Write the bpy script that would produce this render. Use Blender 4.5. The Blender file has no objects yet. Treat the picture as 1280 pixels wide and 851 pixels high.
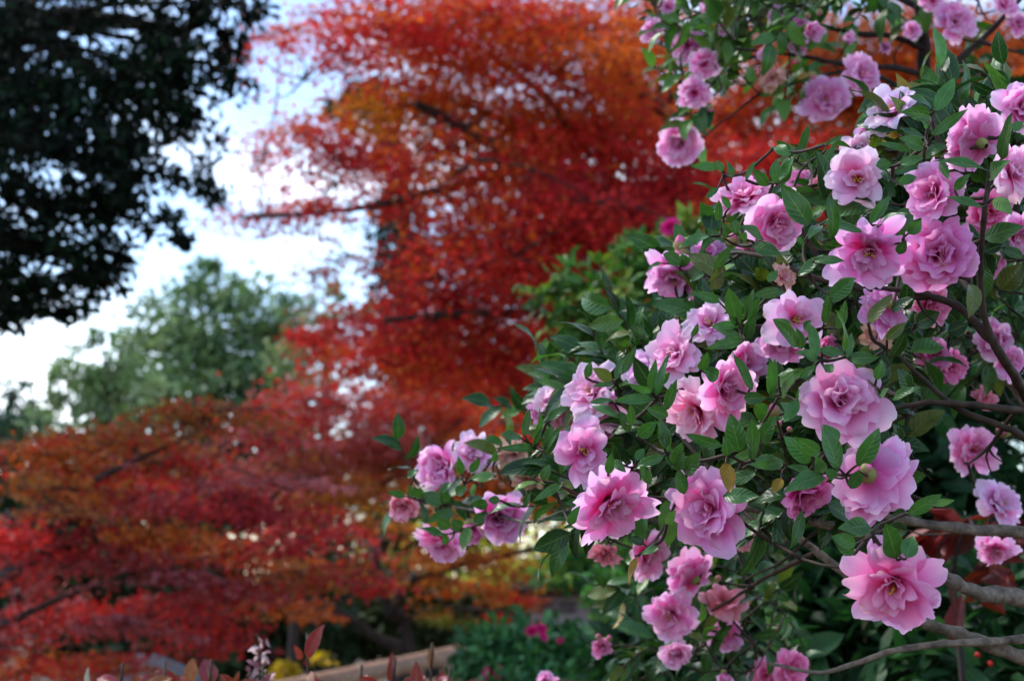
import bpy, math
import numpy as np
from math import radians, sin, cos, pi
from mathutils import Vector

C = bpy.context.scene
COL = C.collection
R = np.random.default_rng(7)

# ------------------------------------------------------------------ camera, sky, sun, exposure
PITCH = radians(8.8)
FOC = 35.0 / 23.5 * 1280.0
CAM = np.array([0.0, 0.0, 1.55])
RT = np.array([1.0, 0.0, 0.0])
FW = np.array([0.0, cos(PITCH), sin(PITCH)])
UP = np.array([0.0, -sin(PITCH), cos(PITCH)])
camd = bpy.data.cameras.new("camera")
cam = bpy.data.objects.new("camera", camd)
COL.objects.link(cam)
cam.location = CAM
cam.rotation_euler = (pi / 2 + PITCH, 0, 0)
camd.sensor_width = 23.5
camd.lens = 35.0
camd.clip_start = 0.05
camd.clip_end = 3000
camd.dof.use_dof = True
camd.dof.focus_distance = 1.22
camd.dof.aperture_fstop = 5.8
camd.dof.aperture_blades = 0
C.camera = cam

SUN_EL, SUN_AZ = radians(52), radians(-60)      # azimuth from +Y towards +X
W = bpy.data.worlds.new("World")
C.world = W
W.use_nodes = True
nt = W.node_tree
nt.nodes.clear()
wo = nt.nodes.new("ShaderNodeOutputWorld")
bg = nt.nodes.new("ShaderNodeBackground")
sky = nt.nodes.new("ShaderNodeTexSky")
sky.sky_type = 'NISHITA'
sky.sun_disc = False
sky.sun_elevation = SUN_EL
sky.sun_rotation = SUN_AZ
sky.air_density = 1.0
sky.dust_density = 0.4
sky.ozone_density = 2.0
tc = nt.nodes.new("ShaderNodeTexCoord")
mp = nt.nodes.new("ShaderNodeMapping")
mp.inputs['Scale'].default_value = (1, 1, 2.4)
nz = nt.nodes.new("ShaderNodeTexNoise")
nz.inputs['Scale'].default_value = 2.6
nz.inputs['Detail'].default_value = 6
rp = nt.nodes.new("ShaderNodeValToRGB")
rp.color_ramp.elements[0].position = 0.50
rp.color_ramp.elements[1].position = 0.78
mx = nt.nodes.new("ShaderNodeMix")
mx.data_type = 'RGBA'
mx.inputs[7].default_value = (10.5, 10.6, 10.8, 1)
nt.links.new(tc.outputs['Generated'], mp.inputs[0])
nt.links.new(mp.outputs[0], nz.inputs['Vector'])
nt.links.new(nz.outputs[0], rp.inputs[0])
sxyz = nt.nodes.new("ShaderNodeSeparateXYZ")
nt.links.new(tc.outputs['Generated'], sxyz.inputs[0])
frt = nt.nodes.new("ShaderNodeMapRange")            # cloud mix full ahead (+Y), thinned in the unseen sky behind to cut frontal light
frt.interpolation_type = 'SMOOTHSTEP'
for i_, v_ in ((1, -0.35), (2, 0.75), (3, 0.42), (4, 1.0)):
    frt.inputs[i_].default_value = v_
nt.links.new(sxyz.outputs[1], frt.inputs[0])
cm = nt.nodes.new("ShaderNodeMath"); cm.operation = 'MULTIPLY'
nt.links.new(rp.outputs[0], cm.inputs[0]); nt.links.new(frt.outputs[0], cm.inputs[1])
nt.links.new(cm.outputs[0], mx.inputs[0])
nt.links.new(sky.outputs[0], mx.inputs[6])
nt.links.new(mx.outputs[2], bg.inputs[0])
bg.inputs[1].default_value = 0.12
nt.links.new(bg.outputs[0], wo.inputs[0])

sd = bpy.data.lights.new("sun", 'SUN')
sd.energy = 1.5
sd.angle = radians(14)
sd.color = (1.0, 0.95, 0.88)
sun = bpy.data.objects.new("sun", sd)
COL.objects.link(sun)
sv = Vector((sin(SUN_AZ) * cos(SUN_EL), cos(SUN_AZ) * cos(SUN_EL), sin(SUN_EL)))
sun.rotation_euler = sv.to_track_quat('Z', 'Y').to_euler()
sun.location = (0, 0, 30)

C.view_settings.view_transform = 'Standard'
C.view_settings.look = 'None'
C.view_settings.exposure = 1.5
C.view_settings.gamma = 1.0
C.view_settings.use_curve_mapping = False
C.render.engine = 'CYCLES'
C.cycles.max_bounces = 8
C.cycles.diffuse_bounces = 5
C.cycles.glossy_bounces = 2
C.cycles.transmission_bounces = 4
C.cycles.use_denoising = True


# ------------------------------------------------------------------ helpers
def U(px, py, d):
    """a point of the place seen at a pixel of the photograph, d metres ahead"""
    px = np.asarray(px, float); py = np.asarray(py, float); d = np.asarray(d, float)
    return CAM + d[..., None] * (FW + ((px - 640) / FOC)[..., None] * RT + ((425.5 - py) / FOC)[..., None] * UP)


def gz(x, y):
    return -1.5 / (1 + np.exp(-(np.asarray(y, float) - 8.0) * 0.9))


def norm(v):
    v = np.asarray(v, float)
    return v / np.maximum(np.linalg.norm(v, axis=-1, keepdims=True), 1e-9)


def mesh_np(name, V, F, mat, parent=None, col=None, uv=None, smooth=True, origin=None, props=None):
    V = np.asarray(V, np.float32).reshape(-1, 3)
    if origin is not None:
        V = V - np.asarray(origin, np.float32)
    F = np.asarray(F, np.int32)
    me = bpy.data.meshes.new(name)
    me.vertices.add(len(V))
    me.vertices.foreach_set("co", V.ravel())
    nf, k = F.shape
    me.loops.add(nf * k)
    me.loops.foreach_set("vertex_index", F.ravel())
    me.polygons.add(nf)
    me.polygons.foreach_set("loop_start", np.arange(nf, dtype=np.int32) * k)
    me.polygons.foreach_set("loop_total", np.full(nf, k, np.int32))
    me.polygons.foreach_set("use_smooth", np.full(nf, smooth, bool))
    if uv is not None:
        l = me.uv_layers.new(name="UVMap")
        l.data.foreach_set("uv", np.asarray(uv, np.float32)[F.ravel()].ravel())
    if col is not None:
        a = me.color_attributes.new("col", 'FLOAT_COLOR', 'POINT')
        c4 = np.ones((len(V), 4), np.float32)
        c4[:, :3] = col
        a.data.foreach_set("color", c4.ravel())
    me.update(calc_edges=True)
    me.validate()
    if mat:
        me.materials.append(mat)
    o = bpy.data.objects.new(name, me)
    COL.objects.link(o)
    if parent is not None:
        o.parent = parent
    if props:
        for k_, v_ in props.items():
            o[k_] = v_
    return o


def thing(name, label, cat, loc, group=None):
    o = bpy.data.objects.new(name, None)
    COL.objects.link(o)
    o.location = tuple(float(a) for a in loc)
    o.empty_display_size = 0.1
    o["label"] = label
    o["category"] = cat
    if group:
        o["group"] = group
    return o


class MB:
    """collects quads"""
    def __init__(s):
        s.V = []; s.F = []; s.Cc = []; s.U = []; s.n = 0

    def add(s, V, F, col=None, uv=None):
        V = np.asarray(V, float).reshape(-1, 3)
        F = np.asarray(F, int)
        if F.shape[1] == 3:
            F = np.concatenate([F, F[:, :1]], 1)
        s.V.append(V); s.F.append(F + s.n)
        s.Cc.append(np.broadcast_to(np.asarray((1, 1, 1) if col is None else col, float), (len(V), 3)))
        s.U.append(np.zeros((len(V), 2)) if uv is None else np.asarray(uv, float))
        s.n += len(V)

    def build(s, name, mat, parent=None, origin=None, smooth=True, props=None):
        if not s.V:
            return None
        return mesh_np(name, np.concatenate(s.V), np.concatenate(s.F), mat, parent, np.concatenate(s.Cc),
                       np.concatenate(s.U), smooth, origin, props)

    def tube(s, pts, rad, sides=7, smooth_n=4, col=None, wob=0.0):
        pts = np.asarray(pts, float)
        rad = np.broadcast_to(np.asarray(rad, float), (len(pts),)) if np.ndim(rad) == 0 else np.asarray(rad, float)
        if len(rad) == 2 and len(pts) > 2:
            rad = np.linspace(rad[0], rad[1], len(pts))
        if len(pts) > 2 and smooth_n > 1:
            P = np.concatenate([[2 * pts[0] - pts[1]], pts, [2 * pts[-1] - pts[-2]]])
            out = []; ro = []
            for i in range(1, len(P) - 2):
                for k in range(smooth_n):
                    t = k / smooth_n
                    a, b, c, d = P[i - 1], P[i], P[i + 1], P[i + 2]
                    out.append(0.5 * (2 * b + (c - a) * t + (2 * a - 5 * b + 4 * c - d) * t * t + (3 * b - a - 3 * c + d) * t ** 3))
                    ro.append(rad[i - 1] * (1 - t) + rad[i] * t)
            out.append(pts[-1]); ro.append(rad[-1])
            pts = np.array(out); rad = np.array(ro)
        n = len(pts)
        if wob:
            pts = pts + R.normal(0, 1, pts.shape) * (rad * wob)[:, None]
            rad = rad * (1 + R.normal(0, 0.08, n))
        T = norm(np.gradient(pts, axis=0))
        ref = np.array([0.0, 0, 1]) if abs(T[0][2]) < 0.8 else np.array([1.0, 0, 0])
        N = norm(np.cross(T[0], ref))
        rings = []
        L = 0
        uv = []
        for i in range(n):
            N = norm(N - T[i] * np.dot(N, T[i]))
            B = np.cross(T[i], N)
            a = np.arange(sides) / sides * 2 * pi
            rings.append(pts[i] + rad[i] * (np.cos(a)[:, None] * N + np.sin(a)[:, None] * B))
            if i: L += np.linalg.norm(pts[i] - pts[i - 1])
            uv.append(np.stack([a / (2 * pi), np.full(sides, L * 10)], 1))
        V = np.concatenate(rings + [pts[:1], pts[-1:]])
        uv = np.concatenate(uv + [[[0, 0]], [[0, L * 10]]])
        F = []
        for i in range(n - 1):
            for j in range(sides):
                k = (j + 1) % sides
                F.append((i * sides + j, i * sides + k, (i + 1) * sides + k, (i + 1) * sides + j))
        c0, c1 = n * sides, n * sides + 1
        for j in range(sides):
            k = (j + 1) % sides
            F.append((c0, k, j, c0)); F.append((c1, (n - 1) * sides + j, (n - 1) * sides + k, c1))
        F = np.array(F)
        quads = F[F[:, 0] != F[:, 3]]
        tris = F[F[:, 0] == F[:, 3]]
        # caps as degenerate-free quads: split each cap triangle fan in pairs
        cap = []
        for cc, off in ((c0, 0), (c1, (n - 1) * sides)):
            for j in range(0, sides - 1, 2):
                a, b, c = off + j, off + j + 1, off + (j + 2) % sides
                cap.append((cc, c, b, a) if cc == c0 else (cc, a, b, c))
        s.add(V, np.concatenate([quads, np.array(cap)]), col, uv)

    def box(s, c, size, ax=None, col=None):
        c = np.asarray(c, float); h = np.asarray(size, float) / 2
        A = np.eye(3) if ax is None else np.asarray(ax, float)
        sg = np.array([(x, y, z) for z in (-1, 1) for y in (-1, 1) for x in (-1, 1)], float) * h
        s.add(c + sg @ A, [(0, 2, 3, 1), (4, 5, 7, 6), (0, 1, 5, 4), (2, 6, 7, 3), (0, 4, 6, 2), (1, 3, 7, 5)], col)


# ---- materials
def node_mat(name):
    m = bpy.data.materials.new(name)
    m.use_nodes = True
    t = m.node_tree
    b = t.nodes['Principled BSDF']
    return m, t, b, t.nodes['Material Output']


def leaf_mat(name, rough=0.5, trans=0.3, spec=0.4, tcol=(1, 1, 1), veins=False, bump=0.0):
    m, t, b, out = node_mat(name)
    at = t.nodes.new("ShaderNodeAttribute"); at.attribute_name = "col"
    csrc = at.outputs['Color']
    if veins:
        uvn = t.nodes.new("ShaderNodeUVMap")
        sp = t.nodes.new("ShaderNodeSeparateXYZ")
        t.links.new(uvn.outputs[0], sp.inputs[0])
        mth = t.nodes.new("ShaderNodeMath"); mth.operation = 'SUBTRACT'; mth.inputs[1].default_value = 0.5
        ab = t.nodes.new("ShaderNodeMath"); ab.operation = 'ABSOLUTE'
        t.links.new(sp.outputs[0], mth.inputs[0]); t.links.new(mth.outputs[0], ab.inputs[0])
        cr = t.nodes.new("ShaderNodeValToRGB")
        e = cr.color_ramp.elements
        e[0].position = 0.0; e[0].color = (1, 1, 1, 1)
        e[1].position = 0.035; e[1].color = (0, 0, 0, 1)
        x = cr.color_ramp.elements.new(0.455); x.color = (0, 0, 0, 1)
        x = cr.color_ramp.elements.new(0.49); x.color = (0.8, 0.8, 0.8, 1)
        t.links.new(ab.outputs[0], cr.inputs[0])
        # side veins: a wave slanting away from the midrib
        ad = t.nodes.new("ShaderNodeMath"); ad.operation = 'MULTIPLY_ADD'; ad.inputs[1].default_value = -0.5
        t.links.new(ab.outputs[0], ad.inputs[0]); t.links.new(sp.outputs[1], ad.inputs[2])
        sn = t.nodes.new("ShaderNodeMath"); sn.operation = 'MULTIPLY'; sn.inputs[1].default_value = 44
        s2 = t.nodes.new("ShaderNodeMath"); s2.operation = 'SINE'
        t.links.new(ad.outputs[0], sn.inputs[0]); t.links.new(sn.outputs[0], s2.inputs[0])
        nzz = t.nodes.new("ShaderNodeTexNoise"); nzz.inputs['Scale'].default_value = 160
        geo = t.nodes.new("ShaderNodeTexCoord")
        t.links.new(geo.outputs['Object'], nzz.inputs['Vector'])
        hs = t.nodes.new("ShaderNodeHueSaturation")
        mr = t.nodes.new("ShaderNodeMapRange"); mr.inputs[3].default_value = 0.65; mr.inputs[4].default_value = 1.4
        t.links.new(nzz.outputs[0], mr.inputs[0]); t.links.new(mr.outputs[0], hs.inputs['Value'])
        t.links.new(csrc, hs.inputs['Color'])
        mixc = t.nodes.new("ShaderNodeMix"); mixc.data_type = 'RGBA'
        mixc.inputs[7].default_value = (0.13, 0.22, 0.05, 1)
        t.links.new(cr.outputs[0], mixc.inputs[0]); t.links.new(hs.outputs[0], mixc.inputs[6])
        csrc = mixc.outputs[2]
        bp = t.nodes.new("ShaderNodeBump"); bp.inputs['Strength'].default_value = 0.22; bp.inputs['Distance'].default_value = 0.0006
        t.links.new(s2.outputs[0], bp.inputs['Height']); t.links.new(bp.outputs[0], b.inputs['Normal'])
    t.links.new(csrc, b.inputs['Base Color'])
    b.inputs['Roughness'].default_value = rough
    b.inputs['Specular IOR Level'].default_value = spec
    if trans > 0:
        tr = t.nodes.new("ShaderNodeBsdfTranslucent")
        mu = t.nodes.new("ShaderNodeMix"); mu.data_type = 'RGBA'; mu.blend_type = 'MULTIPLY'; mu.inputs[0].default_value = 1
        mu.inputs[7].default_value = (*tcol, 1)
        t.links.new(csrc, mu.inputs[6]); t.links.new(mu.outputs[2], tr.inputs[0])
        ms = t.nodes.new("ShaderNodeMixShader"); ms.inputs[0].default_value = trans
        t.links.new(b.outputs[0], ms.inputs[1]); t.links.new(tr.outputs[0], ms.inputs[2])
        t.links.new(ms.outputs[0], out.inputs[0])
    return m


def petal_mat(name, ramp, trans=0.3, rough=0.55):
    m, t, b, out = node_mat(name)
    uvn = t.nodes.new("ShaderNodeUVMap")
    sp = t.nodes.new("ShaderNodeSeparateXYZ"); t.links.new(uvn.outputs[0], sp.inputs[0])
    cr = t.nodes.new("ShaderNodeValToRGB")
    e = cr.color_ramp.elements
    e[0].position = ramp[0][0]; e[0].color = (*ramp[0][1], 1)
    e[1].position = ramp[-1][0]; e[1].color = (*ramp[-1][1], 1)
    for p, c in ramp[1:-1]:
        x = e.new(p); x.color = (*c, 1)
    # long fine veins: noise stretched along the petal
    mpn = t.nodes.new("ShaderNodeMapping"); mpn.inputs['Scale'].default_value = (34, 2.2, 1)
    nn = t.nodes.new("ShaderNodeTexNoise"); nn.inputs['Scale'].default_value = 1.0; nn.inputs['Detail'].default_value = 3
    t.links.new(uvn.outputs[0], mpn.inputs[0]); t.links.new(mpn.outputs[0], nn.inputs['Vector'])
    mad = t.nodes.new("ShaderNodeMath"); mad.operation = 'MULTIPLY_ADD'; mad.inputs[1].default_value = 0.30
    sb = t.nodes.new("ShaderNodeMath"); sb.operation = 'SUBTRACT'; sb.inputs[1].default_value = 0.5
    t.links.new(nn.outputs[0], sb.inputs[0]); t.links.new(sb.outputs[0], mad.inputs[0]); t.links.new(sp.outputs[1], mad.inputs[2])
    t.links.new(mad.outputs[0], cr.inputs[0])
    at = t.nodes.new("ShaderNodeAttribute"); at.attribute_name = "col"
    mu = t.nodes.new("ShaderNodeMix"); mu.data_type = 'RGBA'; mu.blend_type = 'MULTIPLY'; mu.inputs[0].default_value = 1
    t.links.new(cr.outputs[0], mu.inputs[6]); t.links.new(at.outputs['Color'], mu.inputs[7])
    # bruised, browned rims on some petals
    tco = t.nodes.new("ShaderNodeTexCoord")
    n3 = t.nodes.new("ShaderNodeTexNoise"); n3.inputs['Scale'].default_value = 48; n3.inputs['Detail'].default_value = 4
    t.links.new(tco.outputs['Object'], n3.inputs['Vector'])
    r3 = t.nodes.new("ShaderNodeMapRange"); r3.inputs[1].default_value = 0.58; r3.inputs[2].default_value = 0.74
    t.links.new(n3.outputs[0], r3.inputs[0])
    rv = t.nodes.new("ShaderNodeMapRange"); rv.inputs[1].default_value = 0.72; rv.inputs[2].default_value = 1.0
    t.links.new(sp.outputs[1], rv.inputs[0])
    m3 = t.nodes.new("ShaderNodeMath"); m3.operation = 'MULTIPLY'
    t.links.new(r3.outputs[0], m3.inputs[0]); t.links.new(rv.outputs[0], m3.inputs[1])
    mb3 = t.nodes.new("ShaderNodeMix"); mb3.data_type = 'RGBA'; mb3.inputs[7].default_value = (0.62, 0.36, 0.22, 1)
    t.links.new(m3.outputs[0], mb3.inputs[0]); t.links.new(mu.outputs[2], mb3.inputs[6])
    mu = mb3
    t.links.new(mu.outputs[2], b.inputs['Base Color'])
    b.inputs['Roughness'].default_value = rough
    b.inputs['Specular IOR Level'].default_value = 0.1
    bp = t.nodes.new("ShaderNodeBump"); bp.inputs['Strength'].default_value = 0.25; bp.inputs['Distance'].default_value = 0.0008
    t.links.new(nn.outputs[0], bp.inputs['Height']); t.links.new(bp.outputs[0], b.inputs['Normal'])
    tr = t.nodes.new("ShaderNodeBsdfTranslucent"); t.links.new(mu.outputs[2], tr.inputs[0])
    ms = t.nodes.new("ShaderNodeMixShader"); ms.inputs[0].default_value = trans
    t.links.new(b.outputs[0], ms.inputs[1]); t.links.new(tr.outputs[0], ms.inputs[2])
    t.links.new(ms.outputs[0], out.inputs[0])
    return m


def noise_mat(name, c0, c1, scale=8, rough=0.8, stretch=(1, 1, 1), bump=0.4, dist=0.01, spec=0.3):
    m, t, b, out = node_mat(name)
    tcn = t.nodes.new("ShaderNodeTexCoord")
    mpn = t.nodes.new("ShaderNodeMapping"); mpn.inputs['Scale'].default_value = stretch
    nn = t.nodes.new("ShaderNodeTexNoise"); nn.inputs['Scale'].default_value = scale; nn.inputs['Detail'].default_value = 8
    nn.inputs['Roughness'].default_value = 0.65
    cr = t.nodes.new("ShaderNodeValToRGB")
    cr.color_ramp.elements[0].position = 0.32; cr.color_ramp.elements[0].color = (*c0, 1)
    cr.color_ramp.elements[1].position = 0.68; cr.color_ramp.elements[1].color = (*c1, 1)
    t.links.new(tcn.outputs['Object'], mpn.inputs[0]); t.links.new(mpn.outputs[0], nn.inputs['Vector'])
    t.links.new(nn.outputs[0], cr.inputs[0]); t.links.new(cr.outputs[0], b.inputs['Base Color'])
    b.inputs['Roughness'].default_value = rough
    b.inputs['Specular IOR Level'].default_value = spec
    bp = t.nodes.new("ShaderNodeBump"); bp.inputs['Strength'].default_value = bump; bp.inputs['Distance'].default_value = dist
    t.links.new(nn.outputs[0], bp.inputs['Height']); t.links.new(bp.outputs[0], b.inputs['Normal'])
    return m


M = {}
M['camellia_leaf'] = leaf_mat("camellia_leaf", 0.31, 0.22, 0.34, (0.9, 1.3, 0.5), veins=True)
M['shrub_leaf'] = leaf_mat("shrub_leaf", 0.45, 0.24, 0.2, (0.9, 1.3, 0.5))
M['maple_leaf'] = leaf_mat("maple_leaf", 0.55, 0.42, 0.16, (1.25, 1.1, 0.9))
M['maple_low'] = leaf_mat("low_maple_leaf", 0.5, 0.38, 0.3, (1.25, 1.1, 0.9))
M['dark_leaf'] = leaf_mat("dark_tree_leaf", 0.6, 0.12, 0.12, (0.9, 1.2, 0.5))
M['tree_leaf'] = leaf_mat("tree_leaf", 0.5, 0.2, 0.3, (0.9, 1.2, 0.5))
M['plain_col'] = leaf_mat("plain_tint", 0.6, 0.0, 0.3)
M['petal'] = petal_mat("pink_petal", [(0.0, (0.83, 0.07, 0.37)), (0.33, (0.88, 0.17, 0.52)), (0.58, (0.90, 0.35, 0.69)), (0.82, (0.93, 0.54, 0.83)), (1.0, (0.95, 0.73, 0.92))], 0.55)
M['petal_pale'] = petal_mat("pale_pink_petal", [(0.0, (0.82, 0.12, 0.38)), (0.30, (0.88, 0.28, 0.56)), (0.55, (0.92, 0.54, 0.78)), (0.82, (0.94, 0.70, 0.88)), (1.0, (0.96, 0.82, 0.94))], 0.48)
M['petal_deep'] = petal_mat("deep_pink_petal", [(0.0, (0.68, 0.02, 0.23)), (0.42, (0.80, 0.09, 0.38)), (0.72, (0.86, 0.26, 0.57)), (1.0, (0.91, 0.48, 0.76))], 0.4)
M['petal_magenta'] = petal_mat("magenta_petal", [(0.0, (0.45, 0.0, 0.10)), (0.5, (0.62, 0.01, 0.17)), (1.0, (0.72, 0.03, 0.26))])
M['petal_dry'] = petal_mat("dry_petal", [(0.0, (0.72, 0.34, 0.42)), (0.5, (0.80, 0.52, 0.52)), (0.8, (0.70, 0.48, 0.34)), (1.0, (0.50, 0.30, 0.16))], 0.2, 0.8)
M['petal_salmon'] = petal_mat("salmon_petal", [(0.0, (0.62, 0.08, 0.12)), (0.5, (0.80, 0.26, 0.34)), (1.0, (0.85, 0.45, 0.56))])
M['bark'] = noise_mat("camellia_bark", (0.06, 0.045, 0.036), (0.30, 0.24, 0.19), 85, 0.88, (1, 1, 1), 0.9, 0.004)
M['bark_dark'] = noise_mat("dark_bark", (0.018, 0.013, 0.012), (0.06, 0.042, 0.036), 25, 0.9, (1, 1, 0.3), 0.6, 0.01)
M['twig'] = noise_mat("twig_bark", (0.018, 0.012, 0.009), (0.07, 0.045, 0.03), 90, 0.75, (1, 1, 1), 0.3, 0.001)
M['soil'] = noise_mat("leaf_litter", (0.02, 0.016, 0.01), (0.11, 0.06, 0.03), 5, 0.95, (1, 1, 1), 0.8, 0.04)
M['rail'] = noise_mat("rail_wood", (0.18, 0.095, 0.055), (0.44, 0.26, 0.17), 14, 0.6, (0.3, 1, 1), 0.3, 0.004)
M['stone'] = noise_mat("granite", (0.035, 0.04, 0.055), (0.09, 0.10, 0.13), 30, 0.95, (1, 1, 1), 0.5, 0.006, spec=0.08)
M['hut_wood'] = noise_mat("grey_boards", (0.24, 0.20, 0.24), (0.44, 0.38, 0.43), 12, 0.85, (4, 4, 0.4), 0.4, 0.006)
M['dark_wood'] = noise_mat("dark_lattice", (0.02, 0.018, 0.02), (0.06, 0.05, 0.05), 20, 0.8)
M['roof'] = noise_mat("roof_bark", (0.012, 0.010, 0.009), (0.04, 0.03, 0.025), 16, 1.0, spec=0.05)
M['stake'] = noise_mat("pale_bamboo", (0.40, 0.30, 0.16), (0.66, 0.54, 0.34), 20, 0.6, (3, 3, 0.5), 0.3, 0.003)


# ---- leaf templates
TPL_MAPLE = None
def _maple():
    ang = np.radians([-125, -62, 0, 62, 125]); ln = [0.5, 0.85, 1.0, 0.85, 0.5]
    nang = np.radians([-165, -94, -31, 31, 94, 165]); nl = [0.16, 0.26, 0.32, 0.32, 0.26, 0.16]
    V = [(0, 0.0, 0)]
    V += [(sin(a) * l, cos(a) * l, -0.16 * l * l) for a, l in zip(ang, ln)]
    V += [(sin(a) * l, cos(a) * l, 0.03) for a, l in zip(nang, nl)]
    F = [(0, 6 + i, 1 + i, 7 + i) for i in range(5)]
    return np.array(V, float) * np.array([0.62, 0.62, 0.62]), np.array(F)
TPL_MAPLE = _maple()
TPL_OVAL = (np.array([(0, 0, 0), (-.22, .38, .05), (0, .40, -.02), (.22, .38, .05), (-.16, .74, .0), (0, .76, -.07), (.16, .74, .0), (0, 1, -.16)], float),
            np.array([(0, 2, 1, 1), (0, 3, 2, 2), (1, 2, 5, 4), (2, 3, 6, 5), (4, 5, 7, 7), (5, 6, 7, 7)]))
# all-quad variant of the oval leaf
TPL_OVAL = (np.array([(0, 0, 0), (-.15, .22, .03), (0, .3, -.02), (.15, .22, .03), (-.22, .5, .04), (0, .6, -.05), (.22, .5, .04), (0, 1, -.18), (-.13, .8, -.04), (.13, .8, -.04)], float),
            np.array([(0, 3, 2, 1), (1, 2, 5, 4), (2, 3, 6, 5), (4, 5, 7, 8), (5, 6, 9, 7)]))


def scatter(tpl, pos, tip, nrm, size, col):
    V, F = tpl
    tip = norm(tip)
    nrm = norm(nrm - tip * np.sum(nrm * tip, 1, keepdims=True))
    side = np.cross(tip, nrm)
    n = len(pos); k = len(V)
    P = pos[:, None, :] + size[:, None, None] * (V[None, :, 0:1] * side[:, None] + V[None, :, 1:2] * tip[:, None] + V[None, :, 2:3] * nrm[:, None])
    Fq = (F[None] + (np.arange(n) * k)[:, None, None]).reshape(-1, F.shape[1])
    return P.reshape(-1, 3), Fq, np.repeat(col, k, 0)


def hero_leaf(mb, base, tip, width, nrm, col, arch=0.18, fold=0.25, twist=0.0, nl=9, nw=4):
    """one camellia leaf as a folded, arched sheet"""
    base = np.asarray(base, float); tip = np.asarray(tip, float)
    ax = tip - base; L = np.linalg.norm(ax); ax = ax / L
    n = norm(nrm - ax * np.dot(nrm, ax)); sd_ = np.cross(ax, n)
    t = np.linspace(0, 1, nl + 1)
    prof = np.sin(pi * t ** 0.85) ** 0.82 * (1 - 0.18 * t)
    prof[0] = 0.05; prof[-1] = 0.0
    u = np.linspace(-1, 1, nw + 1)
    T, Uu = np.meshgrid(t, u, indexing='ij')
    hw = prof[:, None] * width / 2
    tw = twist * (T - 0.3)
    lat = Uu * hw
    z = arch * L * (4 * T * (1 - T)) * 0.5 - arch * 0.35 * L * T ** 2 + fold * np.abs(lat) - 0.35 * fold * lat ** 2 / (width / 2)
    z = z + 0.025 * L * np.sin(T * 9 + Uu * 2 + L * 900) * np.abs(Uu)
    x = lat * np.cos(tw) - z * np.sin(tw); zz = lat * np.sin(tw) + z * np.cos(tw)
    P = base + T[..., None] * L * ax + x[..., None] * sd_ + zz[..., None] * n
    idx = np.arange((nl + 1) * (nw + 1)).reshape(nl + 1, nw + 1)
    F = np.stack([idx[:-1, :-1], idx[:-1, 1:], idx[1:, 1:], idx[1:, :-1]], -1).reshape(-1, 4)
    uv = np.stack([(Uu + 1) / 2, T], -1).reshape(-1, 2)
    mb.add(P.reshape(-1, 3), F, col, uv)


# ------------------------------------------------------------------ ground
def ground():
    xs = np.concatenate([np.linspace(-400, -32, 12), np.linspace(-30, 30, 61), np.linspace(32, 400, 12)])
    ys = np.concatenate([np.linspace(-60, -7, 8), np.linspace(-6, 40, 70), np.linspace(45, 600, 16)])
    X, Y = np.meshgrid(xs, ys, indexing='ij')
    Z = gz(X, Y) + 0.05 * np.sin(X * 1.7) * np.sin(Y * 1.3)
    idx = np.arange(X.size).reshape(X.shape)
    F = np.stack([idx[:-1, :-1], idx[1:, :-1], idx[1:, 1:], idx[:-1, 1:]], -1).reshape(-1, 4)
    mesh_np("ground", np.stack([X, Y, Z], -1), F, M['soil'], props={"kind": "structure"})
ground()


# ------------------------------------------------------------------ trees
def to_root(o):
    return np.array(o.location)


def pad_points(c, rx, ry, rz, n, ncl, spread=0.3, slope=0.0):
    """leaf points of one bough: small clumps spread through a flat ellipsoid. Axes: x, y (depth), z"""
    v = R.normal(0, 1, (ncl, 3)); v = v / np.linalg.norm(v, axis=1, keepdims=True) * (R.random((ncl, 1)) ** 0.45)
    cen = v * np.array([rx, ry, rz])
    k = R.integers(0, ncl, n)
    p = cen[k] + R.normal(0, 1, (n, 3)) * np.array([rx, ry, rz]) * spread * (0.6 + 0.8 * R.random((ncl, 1))[k])
    p[:, 2] += slope * p[:, 0] - 0.12 * (p[:, 0] ** 2 + p[:, 1] ** 2) / max(rx, ry)
    return c + p, k, c + cen


PAL = {
    'c': [(0.47, 0.024, 0.020), (0.54, 0.036, 0.024), (0.42, 0.018, 0.026)],
    'k': [(0.27, 0.012, 0.020), (0.33, 0.016, 0.03)],
    'r': [(0.62, 0.04, 0.03), (0.55, 0.03, 0.03)],
    'o': [(0.50, 0.10, 0.012), (0.42, 0.065, 0.014), (0.55, 0.14, 0.02)],
    'b': [(0.36, 0.11, 0.02), (0.30, 0.075, 0.02), (0.40, 0.16, 0.03)],
    'y': [(0.52, 0.26, 0.02), (0.48, 0.20, 0.015)],
    'p': [(0.42, 0.09, 0.11), (0.40, 0.12, 0.13), (0.36, 0.06, 0.06)],  # dusky pink leaves; on the low maple also sky sheen put into colour
    'g': [(0.14, 0.17, 0.03), (0.20, 0.20, 0.03)],
}


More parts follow.
